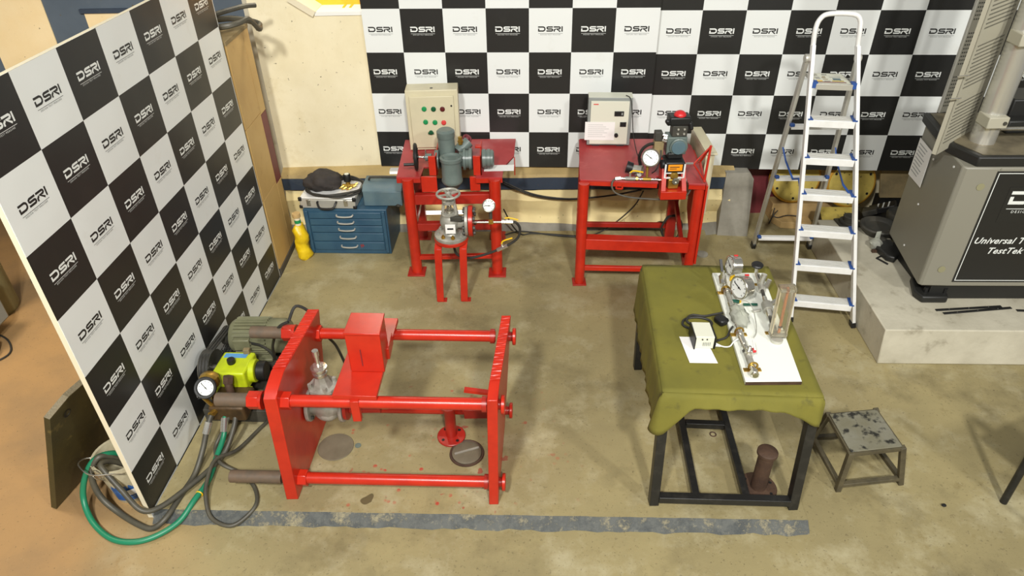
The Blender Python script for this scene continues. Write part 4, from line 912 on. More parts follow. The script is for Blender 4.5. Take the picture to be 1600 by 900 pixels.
obj('discharge_elbow', MB().tube([(-1.745, 3.17, .27), (-1.745, 3.17, .33), (-1.75, 3.18, .36)], .024, 10).cyl((-1.75, 3.18, .36), (-1.745, 3.2, .40), .032, n=6), 'rust', T)
obj('fitting', MB().cyl((-1.72, 3.12, .30), (-1.71, 3.07, .33), .018, n=8), 'steel', T)
obj('relief_dome', MB().lathe([(.05, 0), (.06, .02), (.06, .06), (.04, .085), (0, .095)], (-1.845, 3.16, .36), (-.1, .1, 1), 24), 'brass', T)
obj('relief_pipe', MB().tube([(-1.85, 3.15, .34), (-1.84, 3.14, .28), (-1.82, 3.13, .24)], .02, 8), 'brass', T)
gauge(T, (-1.825, 3.06, .435), (.10, -.78, .62), .051, .05, body='black', ring='black', needle=.9, rw=.2)
obj('gauge_neck', MB().cyl((-1.865, 3.07, .35), (-1.83, 3.10, .22), .012, n=8), 'brass', T)
obj('inlet_port', MB().cyl((-1.83, 3.02, .25), (-1.82, 3.06, .24), .02, n=8), 'brass', T)
tag(obj('power_cable', MB().tube([(-1.30, 3.21, .80), (-1.371, 3.222, .75), (-1.469, 3.302, .55), (-1.52, 3.40, .36), (-1.58, 3.50, .33), (-1.66, 3.56, .34), (-1.74, 3.60, .33)], .009, 8).tube([(-1.30, 3.22, .80), (-1.26, 3.275, .865), (-1.19, 3.30, .79), (-1.149, 3.343, .6), (-1.14, 3.475, .4), (-1.134, 3.574, .15), (-1.12, 3.6, .01)], .009, 8), 'rubber'), 'black cable from the motor looping over the left red plate', 'cable')

# hoses
def hose(name, label, pts, r, m, ends=None):
    T = thing(name, label, 'hose', pts[len(pts)//2][:2]+(0,))
    obj('hose', MB().tube(pts, r, 10, sub=6), m, T)
    if ends: obj('ferrule', MB().cyl(ends[0], ends[1], r*1.35, n=10), 'chrome', T)
    return T
hose('suction_hose', 'thick black hose from the pump down to the white bucket', [(-1.825, 3.02, .25), (-1.845, 2.97, .20), (-1.868, 2.878, .10), (-1.896, 2.761, .02), (-1.921, 2.624, .015), (-1.955, 2.48, .0), (-2.02, 2.43, -.03), (-2.10, 2.45, -.03), (-2.25, 2.53, -.02), (-2.35, 2.58, .06), (-2.375, 2.62, .19), (-2.33, 2.66, .285), (-2.29, 2.70, .26), (-2.25, 2.74, .16), (-2.22, 2.78, .06)], .0165, 'hose', ((-1.835, 2.99, .225), (-1.852, 2.945, .17)))
hose('return_hose', 'grey hose passing in front of the checkered board into the bucket', [(-1.71, 3.08, .20), (-1.712, 3.02, .15), (-1.75, 2.91, .06), (-1.80, 2.79, .045), (-1.90, 2.62, .05), (-1.985, 2.50, .06), (-2.06, 2.46, .09), (-2.17, 2.53, .17), (-2.25, 2.58, .255), (-2.29, 2.62, .285), (-2.27, 2.68, .24), (-2.21, 2.74, .12), (-2.19, 2.78, .05)], .0155, 'hose')
g = hose('drain_hose', 'green spiral hose looping along the floor into the bucket', [(-1.77, 3.085, .22), (-1.779, 2.997, .1), (-1.794, 2.864, .05), (-1.796, 2.712, .025), (-1.83, 2.577, .02), (-1.883, 2.47, -.02), (-1.977, 2.385, -.032), (-2.09, 2.345, -.032), (-2.225, 2.37, -.032), (-2.37, 2.47, -.02), (-2.445, 2.57, .05), (-2.42, 2.62, .17), (-2.35, 2.655, .275), (-2.29, 2.71, .27), (-2.24, 2.79, .17)], .0165, 'green_hose', ((-1.772, 3.06, .19), (-1.778, 3.01, .12)))
obj('yellow_clip', MB().torus((-1.815, 2.62, .022), (.2, 1, 0), .018, .004, 16, 6), 'yellow', g)
hose('looped_hose', 'black hose coiled into a loop over the plinth edge', [(-1.74, 3.07, .2), (-1.80, 3.01, .1), (-1.824, 2.934, .05), (-1.745, 2.806, .065), (-1.62, 2.764, .02), (-1.516, 2.667, .015), (-1.469, 2.545, .015), (-1.532, 2.46, -.015), (-1.604, 2.43, -.02), (-1.705, 2.475, -.005), (-1.756, 2.569, .04), (-1.778, 2.673, .07), (-1.771, 2.813, .09), (-1.694, 2.944, .03), (-1.592, 3.178, .015), (-1.45, 3.40, .012)], .0115, 'hose')

# ------------------------------------------------------------------ table with the green cloth
T = thing('work_table', 'black steel frame table under the olive green cloth', 'table', (1.2, 3.1, 0))
tb = [(.775, 2.60), (1.525, 2.545), (1.615, 3.68), (.86, 3.73)]
def bar_(nm, p, q, w=.05, m='black_metal'): return obj(nm, MB().bar(p, q, w, w), m, T, bevel=.003)
for (x, y), (x2, y2) in zip(tb, ((.775, 2.52), (1.54, 2.475), (1.615, 3.66), (.865, 3.66))): bar_('leg', (x2, y2, 0), (x, y, .775), .052)
bar_('floor_rail', (.80, 2.515, .05), (1.52, 2.475, .05), .045)
bar_('floor_rail', (.89, 3.65, .05), (1.59, 3.64, .05), .045)
bar_('floor_bar', (1.008, 2.52, .05), (1.085, 3.64, .05), .04)
bar_('floor_bar', (1.285, 2.505, .05), (1.36, 3.64, .05), .04)
bar_('cross_bar', (1.07, 3.075, .05), (1.31, 3.055, .05), .04)
obj('table_top', MB().prism([(a, b, .772) for a, b in tb], (0, 0, .022)), 'wood_grey', T)
# the cloth: top sheet plus a drape that follows the rim
C4 = [V((.752, 2.575, .797)), V((1.545, 2.515, .797)), V((1.64, 3.71, .797)), V((.842, 3.755, .797))]
rim = []; 
N1 = 34
for i in range(4):
    a, b, d = C4[i], C4[(i+1) % 4], C4[i-1]
    n0 = (b-a).cross(V((0, 0, 1))).normalized(); nm1 = (a-d).cross(V((0, 0, 1))).normalized()
    for k in range(5):
        t = k/5; rim.append((a, (nm1*(1-t)+n0*t).normalized(), i, 0.0))
    for k in range(N1+1): rim.append((a+(b-a)*(k/N1), n0, i, k/N1))
def smooth(x): x = max(0, min(1, x)); return x*x*(3-2*x)
def drop(i, t):
    fl, fr, br, bl_ = .26, .16, .36, .36
    if i == 0: return .065+.003*math.sin(t*9)+(fl-.065)*smooth(1-t/.24)**1.4+(fr-.065)*smooth((t-.72)/.28)**1.4
    if i == 1: return fr+(.30-fr)*smooth(t/.25)+.008*math.sin(t*6)
    if i == 2: return .30+.03*math.sin(t*7)
    return .34+(fl-.34)*smooth((t-.35)/.65)+.008*math.sin(t*8)
NR = len(rim); NV = 9
vs = []; fs = []
for p, n, i, t in rim:
    d = drop(i, t)
    s_ = rim.index((p, n, i, t)) if False else 0
    for k in range(NV):
        v = k/(NV-1)
        al = p.x*41+p.y*37
        wav = (.004*math.sin(al*.6)+.004*math.sin(al*1.5+1))*v
        if i == 1 or i == 3: wav *= 1.2
        out = .012*math.sin(min(1, v*4)*PI/2)+.035*v*(1.0 if i in (0,) else .35)+wav
        q = p+n*out-V((0, 0, 1))*(d*v)
        if k == 0: q = p-n*.004+V((0, 0, .001))
        vs.append(q)
for r in range(NR):
    r2 = (r+1) % NR
    for k in range(NV-1): fs.append((r*NV+k, r2*NV+k, r2*NV+k+1, r*NV+k+1))
cm = MB().add(vs, fs)
def topf(u, v):
    a = C4[0]+(C4[1]-C4[0])*u; b = C4[3]+(C4[2]-C4[3])*u; q = a+(b-a)*v
    return q+V((0, 0, .001+.0012*math.sin(q.x*23+q.y*9)*math.sin(q.y*13)))
cm.grid(topf, 24, 30)
cl = obj('tablecloth', cm, 'cloth', angle=180)
tag(cl, 'olive green cloth draped over the black table', 'tablecloth')
sm = cl.modifiers.new('thickness', 'SOLIDIFY'); sm.thickness = .003; sm.offset = -1
# white board with piping
zb = .822
T = thing('test_board', 'long white board with chrome piping and gauges on the green cloth', 'board', (1.35, 3.1, .8))
bq = [(1.178, 2.613), (1.462, 2.609), (1.565, 3.600), (1.254, 3.610)]
obj('panel', MB().prism([(a, b, .8005) for a, b in bq], (0, 0, .0215)), 'laminate', T, bevel=.001)
obj('edge_strip', MB().bar((1.178, 2.6115, .811), (1.462, 2.6075, .811), .003, .019), 'rust', T)
def seg(p, q, r, m='steel', n=10, nm='pipe'): return obj(nm, MB().cyl(p, q, r, n=n), m, T)
zp = zb+.028
pts = [(1.226, 2.625), (1.230, 2.70), (1.234, 2.79), (1.238, 2.87), (1.240, 2.94), (1.250, 3.05), (1.262, 3.14), (1.268, 3.25), (1.276, 3.34), (1.28, 3.42), (1.285, 3.50)]
for i, (a, b) in enumerate(zip(pts, pts[1:])):
    seg((a[0], a[1], zp), (b[0], b[1], zp), (.015, .018, .013, .017, .012, .016, .019, .015, .018, .014)[i], ('steel', 'cast', 'steel', 'chrome', 'steel', 'cast')[i % 6], 10)
    if i % 2 == 0: seg((a[0], a[1]+.012, zp), (a[0]+.002, a[1]+.034, zp), .022, 'chrome', 6, 'hex_union')
for (x, y) in ((1.236, 2.70), (1.275, 3.39), (1.245, 2.99)):
    obj('clamp', MB().bb((x-.045, y-.012, zb), (x+.045, y+.012, zb+.006)).torus((x, y, zp), (0, 1, 0), .022, .006, 18, 6), 'brass', T)
rv = obj('shutoff_valve', MB().box((1.238, 2.80, zp+.015), (.032, .05, .04)).cyl((1.238, 2.80, zp+.02), (1.24, 2.80, zp+.05), .01), 'chrome', T, bevel=.005)
obj('red_collar', MB().cyl((1.258, 2.80, zp+.02), (1.274, 2.80, zp+.022), .014, n=10), 'red_cap', rv)
obj('lever', MB().bar((1.262, 2.78, zp+.042), (1.275, 2.86, zp+.042), .010, .004), 'alu', rv)
# left gauges
gauge(T, (1.318, 3.50, zb+.125), (-.99, -.10, .08), .058, .06, needle=.35)
gauge(T, (1.318, 3.295, zb+.105), (-.90, -.40, .12), .066, .065, needle=.3)
seg((1.348, 3.512, zb+.01), (1.345, 3.512, zb+.07), .015, 'yellow', 8, 'gauge_neck'); seg((1.332, 3.30, zb+.0), (1.332, 3.30, zb+.055), .016, 'yellow', 8, 'gauge_neck')
obj('red_plug', MB().box((1.345, 3.515, zb+.186), (.022, .010, .006)), 'red_cap', T); obj('red_plug', MB().box((1.358, 3.325, zb+.172), (.024, .012, .006)), 'red_cap', T)
gv = seg((1.34, 3.245, zb+.02), (1.42, 3.24, zb+.022), .008, 'green_handle', 8, 'green_lever')
seg((1.27, 3.28, zb+.02), (1.325, 3.275, zb+.02), .012, 'green_handle', 8, 'valve_stem')
obj('isolating_valve', MB().cyl((1.275, 3.44, zp), (1.28, 3.50, zp+.02), .022, n=8).cyl((1.272, 3.47, zp), (1.268, 3.475, zp+.075), .012), 'chrome', T)
obj('black_lever', MB().bar((1.268, 3.475, zp+.06), (1.258, 3.52, zp+.13), .016, .010), 'black', T)
# bagged flow meter
bgm = MB().ball((0, 0, 0), 1, 20).warp(lambda p: (1.278+.048*p.x*(1+.22*math.sin(9*p.y+6*p.z)), 3.115+.10*p.y*(1+.12*math.sin(8*p.x+5*p.z)), zb+.04+.038*p.z*(1+.25*math.sin(11*p.x+9*p.y))))
obj('plastic_wrap', bgm, 'plastic_bag', T, angle=60)
obj('thin_wire', MB().tube([(1.30, 3.26, zb+.05), (1.36, 3.20, zb+.06), (1.365, 3.10, zb+.03), (1.345, 3.0, zb+.01), (1.31, 2.94, zb+.02)], .0025, 5), 'alu_grey', T)
# right line of valves
rp_ = [(1.508, 3.53), (1.50, 3.45), (1.488, 3.37), (1.478, 3.30), (1.470, 3.235), (1.462, 3.17), (1.452, 3.10), (1.440, 3.04), (1.432, 2.985)]
for i, (a, b) in enumerate(zip(rp_, rp_[1:])):
    seg((a[0], a[1], zp), (b[0], b[1], zp), (.016, .020, .010, .013, .030, .022, .010, .018)[i], ('steel', 'cast', 'dark_iron', 'steel', 'cast', 'chrome', 'dark_iron', 'cast')[i], 12, 'valve_segment')
obj('black_knob', MB().lathe([(.012, 0), (.034, .005), (.036, .014), (.03, .02), (0, .022)], (1.505, 3.56, zb+.075), (0, -.1, 1), 18), 'black', T)
seg((1.505, 3.55, zb+.01), (1.505, 3.56, zb+.08), .011, 'chrome', 8, 'knob_stem')
obj('angle_valve', MB().cyl((1.495, 3.43, zp), (1.51, 3.44, zp+.07), .018, n=8).cyl((1.52, 3.40, zp), (1.535, 3.41, zp+.05), .014, n=8), 'chrome', T)
seg((1.487, 3.225, zp), (1.525, 3.225, zp+.035), .014, 'steel', 8, 'side_port')
seg((1.43, 3.20, zb+.012), (1.38, 3.19, zb+.01), .008, 'alu_grey', 8, 'bleed_tube')
for (x, y) in ((1.497, 3.47), (1.436, 3.0)): obj('clamp', MB().bb((x-.04, y-.01, zb), (x+.03, y+.01, zb+.006)), 'brass', T)
# rotameter
r0 = V((1.445, 2.955, zb))
rt = obj('flow_tube_block', MB().prism([r0+V((a, b, .03)) for a, b in ((-.045, -.02), (.04, -.025), (.045, .02), (-.04, .025))], (-.01, 0, .31)), 'acrylic', T, bevel=.003)
obj('inner_tube', MB().cyl(r0+V((0, 0, .04)), r0+V((-.009, 0, .33)), .008), 'copper', rt)
obj('edge_rail', MB().bar(r0+V((-.04, .0, .04)), r0+V((-.05, .0, .33)), .006, .035), 'core', rt)
obj('edge_rail', MB().bar(r0+V((.04, .0, .04)), r0+V((.03, .0, .33)), .006, .035), 'core', rt)
obj('end_block', MB().box(r0+V((0, 0, .035)), (.088, .05, .03)), 'acrylic', rt, bevel=.003)
obj('end_block', MB().box(r0+V((-.010, 0, .335)), (.085, .05, .025)), 'acrylic', rt, bevel=.003)
obj('float', MB().lathe([(.003, 0), (.011, .008), (.011, .016), (.003, .02)], r0+V((0, 0, .075)), (0, 0, 1), 12), 'rust', rt)
obj('base_foot', MB().lathe([(.032, -.001), (.032, .02), (0, .022)], r0+V((-.01, -.025, 0)), (0, 0, 1), 20), 'alu_grey', T)
# power adaptor box on a sheet
T = thing('sheet_of_paper', 'white sheet of paper under the small white power box', 'paper', (1.0, 2.9, .8))
obj('sheet', MB().prism([(.925, 3.01, .8005), (.935, 2.79, .8005), (1.083, 2.782, .8005), (1.065, 3.0, .8005)], (0, 0, .0015)), 'paper', T)
T = thing('power_box', 'small white power box with black sides on a paper sheet', 'box', (1.04, 2.97, .802))
obj('cover', MB().prism([(.985, 2.905, .804), (1.085, 2.898, .804), (1.088, 3.03, .804), (.988, 3.037, .804)], (0, 0, .08)), 'cream_panel', T, bevel=.004)
for x in (.979, 1.088): obj('side_plate', MB().prism([(x, 2.898, .802), (x+.006, 2.897, .802), (x+.009, 3.04, .802), (x+.003, 3.04, .802)], (0, 0, .078)), 'black', T)
for i in range(5): obj('vent_slot', MB().bar((1.028+.009*i, 2.8985, .825), (1.028+.009*i, 2.8985, .848), .003, .003), 'panel_grey', T)
for x in (1.02, 1.045): obj('led', MB().cyl((x, 2.9005, .868), (x, 2.897, .868), .004, n=10), 'black', T)
tag(obj('mains_lead', MB().tube([(1.03, 3.045, .83), (.995, 3.07, .812), (.965, 3.11, .808), (.99, 3.16, .808), (1.06, 3.175, .808), (1.12, 3.15, .808), (1.13, 3.11, .808), (1.09, 3.08, .809), (1.03, 3.09, .816), (.99, 3.13, .818), (1.03, 3.185, .817), (1.10, 3.175, .816), (1.16, 3.19, .815), (1.215, 3.20, .82)], .007, 8), 'rubber'), 'black mains lead coiled behind the small white power box', 'cable')
tag(obj('mains_plug', MB().box((1.185, 3.125, .823), (.06, .07, .04), rz=.5), 'black', bevel=.012), 'black mains plug lying against the white board', 'plug')
tag(obj('output_lead', MB().tube([(1.10, 2.935, .82), (1.13, 2.96, .812), (1.18, 2.985, .812), (1.205, 3.02, .83), (1.225, 3.04, .845)], .006, 6), 'rubber'), 'black lead from the power box to the bagged flow meter', 'cable')
T = thing('white_lead', 'thin white wire with a connector at the right of the power box', 'cable', (1.13, 2.9, .805))
obj('wire', MB().tube([(1.115, 2.915, .815), (1.15, 2.905, .81), (1.18, 2.91, .81), (1.20, 2.925, .826), (1.225, 2.93, .845)], .004, 6), 'white', T)
obj('connector', MB().cyl((1.10, 2.915, .818), (1.13, 2.91, .812), .012, .005, 8), 'white', T)
# rusty flanged pipe under the table
T = thing('flanged_pipe', 'rusty flanged pipe stub standing under the green table', 'pipe', (1.39, 2.60, 0))
pb = V((1.388, 2.605, 0))
fl = obj('base_flange', MB().lathe([(.0, 0), (.102, 0), (.105, .003), (.105, .018), (.102, .021), (.05, .022)], pb, (0, 0, 1), 36), 'rust', T)
obj('pipe', MB().cyl(pb+V((0, 0, .02)), pb+V((0, .0, .30)), .043, n=24), 'rust', T)
obj('top_flange', MB().lathe([(.045, 0), (.056, .003), (.056, .02), (.05, .024), (.028, .026), (.012, .03), (0, .03)], pb+V((0, 0, .29)), (0, 0, 1), 28), 'rust', T)
for i in range(6):
    a = i*PI/3+.3; obj('bolt_hole', MB().cyl(pb+V((.08*math.cos(a), .08*math.sin(a), .0205)), pb+V((.08*math.cos(a), .08*math.sin(a), .0225)), .009, n=10), 'black', fl)

# ------------------------------------------------------------------ stool
T = thing('stool', 'low square steel stool with scuffed black spotted top', 'stool', (2.03, 2.8, Z0))
tp_ = [(1.853, 2.912), (2.143, 2.942), (2.16, 2.655), (1.860, 2.62)]; zt = .272
ft = [(1.845, 3.0), (2.20, 3.02), (2.25, 2.662), (1.867, 2.622)]
obj('seat', MB().prism([(a, b, zt) for a, b in tp_], (0, 0, .006)), 'stool_top', T, bevel=.002)
for (a, b), (c_, d_) in zip(tp_, ft): obj('leg', MB().bar((c_, d_, Z0), (a+(c_-a)*.05, b+(d_-b)*.05, zt), .03, .03), 'stool_leg', T, bevel=.002)
for i in range(4):
    a, b = ft[i], ft[(i+1) % 4]; a2, b2 = tp_[i], tp_[(i+1) % 4]
    f = .16
    p = V((a[0]+(a2[0]-a[0])*f, a[1]+(a2[1]-a[1])*f, Z0+f*.32)); q = V((b[0]+(b2[0]-b[0])*f, b[1]+(b2[1]-b[1])*f, Z0+f*.32))
    obj('stretcher', MB().bar(p, q, .028, .024), 'stool_leg', T, bevel=.002)
    obj('seat_rail', MB().bar((a2[0], a2[1], zt-.012), (b2[0], b2[1], zt-.012), .022, .022), 'stool_leg', T)

# ------------------------------------------------------------------ step ladder
T = thing('step_ladder', 'aluminium step ladder with blue tread caps standing before the backdrop', 'ladder', (2.38, 4.7, Z0))
L0, L1 = V((2.135, 4.213, Z0)), V((1.988, 4.585, 1.93)); R0, R1 = V((2.578, 4.125, Z0)), V((2.262, 4.545, 1.93))
def Lp(z): return L0+(L1-L0)*((z-Z0)/(1.93-Z0))
def Rp(z): return R0+(R1-R0)*((z-Z0)/(1.93-Z0))
bk = V((.14, .99, 0))
for A, B in ((L0, L1), (R0, R1)):
    s_ = obj('front_stile', MB().bar(A+V((0, 0, .02))+bk*.02, B+bk*.02, .024, .055, side=(.98, -.14, 0)), 'alu', T, bevel=.003)
    obj('rubber_foot', MB().bar(A+bk*.02-V((0, 0, 0)), A+(B-A)*.022+bk*.02, .034, .066, side=(.98, -.14, 0)), 'black', s_, bevel=.004)
hp = [L1+bk*.02-(L1-L0)*.05, L1+bk*.02, V((1.985, 4.61, 2.02)), V((2.0, 4.615, 2.085)), V((2.05, 4.61, 2.12)), V((2.20, 4.59, 2.12)), V((2.245, 4.58, 2.085)), V((2.255, 4.57, 2.02)), R1+bk*.02, R1+bk*.02-(R1-R0)*.05]
obj('hand_hoop', MB().tube(hp, .016, 12, sub=6), 'alu', T)
for z in (.135, .425, .69, .955, 1.21, 1.465):
    a, b = Lp(z), Rp(z); u = (b-a).normalized(); a = a+u*.012; b = b-u*.012
    t_ = obj('tread', MB().prism([a-bk*.012, b-bk*.012, b+bk*.085, a+bk*.085], (0, 0, -.032)).prism([a-bk*.014, b-bk*.014, b-bk*.008, a-bk*.008], (0, 0, -.05)), 'alu', T, bevel=.002)
    g_ = MB()
    for k in range(5): g_.prism([a+bk*(.004+.016*k)+V((0, 0, .0005)), b+bk*(.004+.016*k)+V((0, 0, .0005)), b+bk*(.010+.016*k)+V((0, 0, .0005)), a+bk*(.010+.016*k)+V((0, 0, .0005))], (0, 0, .0012))
    obj('tread_ribs', g_, 'alu_grey', t_, kind='stuff')
    for q, s in ((a, 1), (b, -1)):
        obj('blue_cap', MB().prism([q-bk*.016-u*s*.012, q-bk*.016+u*s*.02, q+bk*.088+u*s*.012, q+bk*.088-u*s*.012], (0, 0, .008)), 'blue', t_)
a, b = Lp(1.70), Rp(1.70); u = (b-a).normalized(); a = a+u*.03; b = b-u*.03
pf = obj('platform', MB().prism([a-bk*.012, b-bk*.012, b+bk*.215-u*.02, a+bk*.215-u*.02], (0, 0, -.022)).prism([a-bk*.016, b-bk*.016, b-bk*.008, a-bk*.008], (0, 0, -.04)), 'alu_grey', T, bevel=.002)
stk = obj('warning_sticker', MB().prism([a+bk*.004+u*.006+V((0, 0, .0005)), b+bk*.004-u*.012+V((0, 0, .0005)), b+bk*.205-u*.03+V((0, 0, .0005)), a+bk*.205+u*.0+V((0, 0, .0005))], (0, 0, .001)), 'cream_panel', pf)
def patch(x0, x1, y0, y1, m):
    w = (b-a).length-.03
    P = [a+u*(x0*w)+bk*(.008+.19*y0), a+u*(x1*w)+bk*(.008+.19*y0), a+u*(x1*w)+bk*(.008+.19*y1), a+u*(x0*w)+bk*(.008+.19*y1)]
    obj('sticker_print', MB().prism([p+V((0, 0, .0017)) for p in P], (0, 0, .0006)), m, pf)
for args in ((.04, .96, .02, .10, 'maroon'), (.06, .26, .14, .24, 'yellow'), (.32, .50, .13, .2, 'concrete_gr'), (.56, .92, .15, .26, 'disc_yellow'), (.62, .86, .3, .5, 'box_blue'), (.1, .24, .36, .62, 'alu_grey'), (.32, .46, .34, .40, 'wood_grey'), (.3, .42, .5, .58, 'wood_grey'), (.36, .52, .84, .9, 'dark_iron'), (.06, .22, .78, .86, 'concrete_gr'), (.56, .9, .6, .66, 'grey_print'), (.34, .44, .64, .7, 'wood_grey')): patch(*args)
for q, s in ((a, 1), (b, -1)): obj('blue_cap', MB().prism([q-bk*.016-u*s*.02, q-bk*.016+u*s*.012, q+bk*.03+u*s*.012, q+bk*.03-u*s*.02], (0, 0, .01)).prism([q-bk*.016-u*s*.02+V((0, 0, -.03)), q-bk*.016+u*s*.004+V((0, 0, -.03)), q+bk*.02+u*s*.004+V((0, 0, -.03)), q+bk*.02-u*s*.02+V((0, 0, -.03))], (0, 0, .03)), 'blue', pf)
Q0, Q1 = V((2.167, 5.312, Z0)), V((1.975, 4.615, 1.84)); K0, K1 = V((2.657, 5.285, Z0)), V((2.305, 4.60, 1.84))
for A, B in ((Q0, Q1), (K0, K1)):
    s_ = obj('rear_stile', MB().bar(A+V((0, 0, .01)), B, .024, .045, side=(1, 0, 0)), 'alu_grey', T, bevel=.003)
    obj('rubber_foot', MB().bar(A-V((0, 0, 0)), A+(B-A)*.03, .034, .058, side=(1, 0, 0)), 'black', s_, bevel=.004)
    obj('hinge', MB().lathe([(.026, -.016), (.028, -.012), (.028, .012), (.026, .016)], B, (1, 0, 0), 18), 'alu_grey', s_)
for f in (.085, .455, .72):
    a_, b_ = Q0+(Q1-Q0)*f, K0+(K1-K0)*f; u = (b_-a_).normalized()
    c_ = obj('rear_bar', MB().prism([a_+u*.01+V((0, -.045, 0)), b_-u*.01+V((0, -.045, 0)), b_-u*.01, a_+u*.01], (0, 0, -.02)).prism([a_+u*.01+V((0, -.047, -.028)), b_-u*.01+V((0, -.047, -.028)), b_-u*.01+V((0, -.04, -.028)), a_+u*.01+V((0, -.04, -.028))], (0, 0, .03)), 'alu', T, bevel=.002)
    for q, s in ((a_, 1), (b_, -1)): obj('blue_cap', MB().box(q+u*s*.016+V((0, -.035, .004)), (.03, .035, .022)), 'blue', c_, bevel=.004)
def strap(pts, nrm):
    m = MB(); n = V(nrm)
    P = [V(p) for p in pts]; Q = []
    for i in range(len(P)-1):
        for k in range(6): Q.append(P[i]+(P[i+1]-P[i])*(k/6))
    Q.append(P[-1])
    vs = [q+n*w for q in Q for w in (-.011, .011)]
    return m.add(vs, [(2*i, 2*i+1, 2*i+3, 2*i+2) for i in range(len(Q)-1)])
qa = Q0+(Q1-Q0)*.62; qb = K0+(K1-K0)*.62
for pts in ([qa, qa+V((.02, -.08, -.10)), qa+V((.05, -.2, -.19)), Lp(.97)+bk*.14+V((0, 0, .03)), Lp(.95)+bk*.04], [qb, qb+V((.0, -.05, -.06)), qb+V((.0, -.14, -.13)), Rp(.99)+bk*.12-V((.06, 0, 0)), Rp(.955)+bk*.04-V((.03, 0, 0))]):
    s_ = obj('spread_strap', strap(pts, (.5, .5, .5)), 'blue', T); mo = s_.modifiers.new('t', 'SOLIDIFY'); mo.thickness = .002

# ------------------------------------------------------------------ concrete block with the testing machine
bb_ = [(2.579, 3.715), (4.6, 3.63), (4.6, 5.2), (2.672, 5.285)]
bt_ = [(2.565, 3.735), (4.6, 3.65), (4.6, 5.2), (2.66, 5.28)]
mm = MB().add([(a, b, Z0) for a, b in bb_]+[(a, b, .24) for a, b in bt_], [(3, 2, 1, 0), (4, 5, 6, 7), (0, 1, 5, 4), (1, 2, 6, 5), (2, 3, 7, 6), (3, 0, 4, 7)])
t = struct('trim_5', mm, 'concrete_lt', bevel=.008)
T = thing('testing_machine', 'grey universal testing machine with black sign on the concrete block', 'machine', (3.4, 4.45, .24))
zB, zT = .375, 1.295
plan = [(3.10, 4.05), (4.15, 4.01), (4.15, 4.80), (3.03, 4.80), (2.91, 4.085), (2.93, 4.062)]
obj('body', MB().prism([(a, b, zB) for a, b in plan], (0, 0, zT-zB)), 'umt_grey', T, bevel=.01)
obj('base_frame', MB().prism([(3.02, 4.085, .245), (4.12, 4.05, .245), (4.12, 4.75, .245), (3.06, 4.75, .245)], (0, 0, .13)), 'umt_dark', T, bevel=.004)
obj('top_edge', MB().prism([(2.985, 4.065, zT), (4.16, 4.025, zT), (4.16, 4.83, zT), (3.02, 4.85, zT), (2.905, 4.30, zT)], (0, 0, .068)), 'umt_dark', T, bevel=.01)
obj('top_plate', MB().prism([(3.02, 4.10, zT+.068), (4.14, 4.06, zT+.068), (4.14, 4.80, zT+.068), (3.05, 4.82, zT+.068), (2.95, 4.30, zT+.068)], (0, 0, .004)), 'umt_top', T)
for pl_ in ([(2.955, 4.035), (3.135, 4.028), (3.165, 4.115), (3.07, 4.20), (3.0, 4.31), (2.93, 4.12)], [(2.95, 4.60), (3.0, 4.56), (3.09, 4.66), (3.09, 4.84), (2.99, 4.86), (2.93, 4.76)], [(3.95, 4.0), (4.13, 4.0), (4.15, 4.15), (3.98, 4.15)]):
    f_ = obj('foot', MB().prism([(a, b, .2405) for a, b in pl_], (0, 0, .055)), 'umt_dark', T, bevel=.012)
for p in ((3.0, 4.10), (3.13, 4.085)): obj('foot_bolt', MB().cyl((p[0], p[1], .295), (p[0], p[1], .335), .016, n=6), 'black', T)
# sign on the front
fx = lambda x, z, e=0.0: V((x, 4.05-(x-3.1)*.038-e, z))
def fq(x0, x1, z0, z1, e, m, nm): return obj(nm, MB().prism([fx(x0, z0, e), fx(x1, z0, e), fx(x1, z1, e), fx(x0, z1, e)], (0, -.0012, 0)), m, sg or T)
sg = None
sg = fq(3.122, 4.05, .415, 1.272, .002, 'black_print', 'sign')
for (x0, x1, z0, z1) in ((3.135, 4.04, .428, .433), (3.135, 4.04, 1.255, 1.26), (3.135, 3.140, .433, 1.255), (4.035, 4.04, .433, 1.255)): fq(x0, x1, z0, z1, .0038, 'white_print', 'sign_border')
fq(3.245, 3.85, .90, 1.16, .0036, 'umt_dark', 'logo_plate')
obj('logo', logo_mb(.098, lambda x, y, z: fx(3.50+x, 1.035+y, .0065), 0), 'white_print', sg, flat=True)
obj('sign_text', text_mb('Universal Testing', .068, lambda x, y, z: fx(3.405+x, .735+y, .0055), 0, .3, .0012, 1.05), 'white_print', sg, flat=True)
obj('sign_text', text_mb('TestTek - 20', .068, lambda x, y, z: fx(3.455+x, .655+y, .0055), 0, .3, .0012, 1.05), 'white_print', sg, flat=True)
for p in ((3.14, 1.285), (3.6, 1.285)): obj('screw', MB().cyl(fx(p[0], p[1], 0), fx(p[0], p[1], .004), .006, n=10), 'umt_grey', T)
# faint yellow tape crosses
for p in ((3.055, 1.16), (3.02, .52)):
    obj('tape_spot', MB().lathe([(.026, 0), (.026, .0015), (0, .0016)], fx(p[0], p[1], 0), (-.04, -1, 0), 12), 'tape', T)
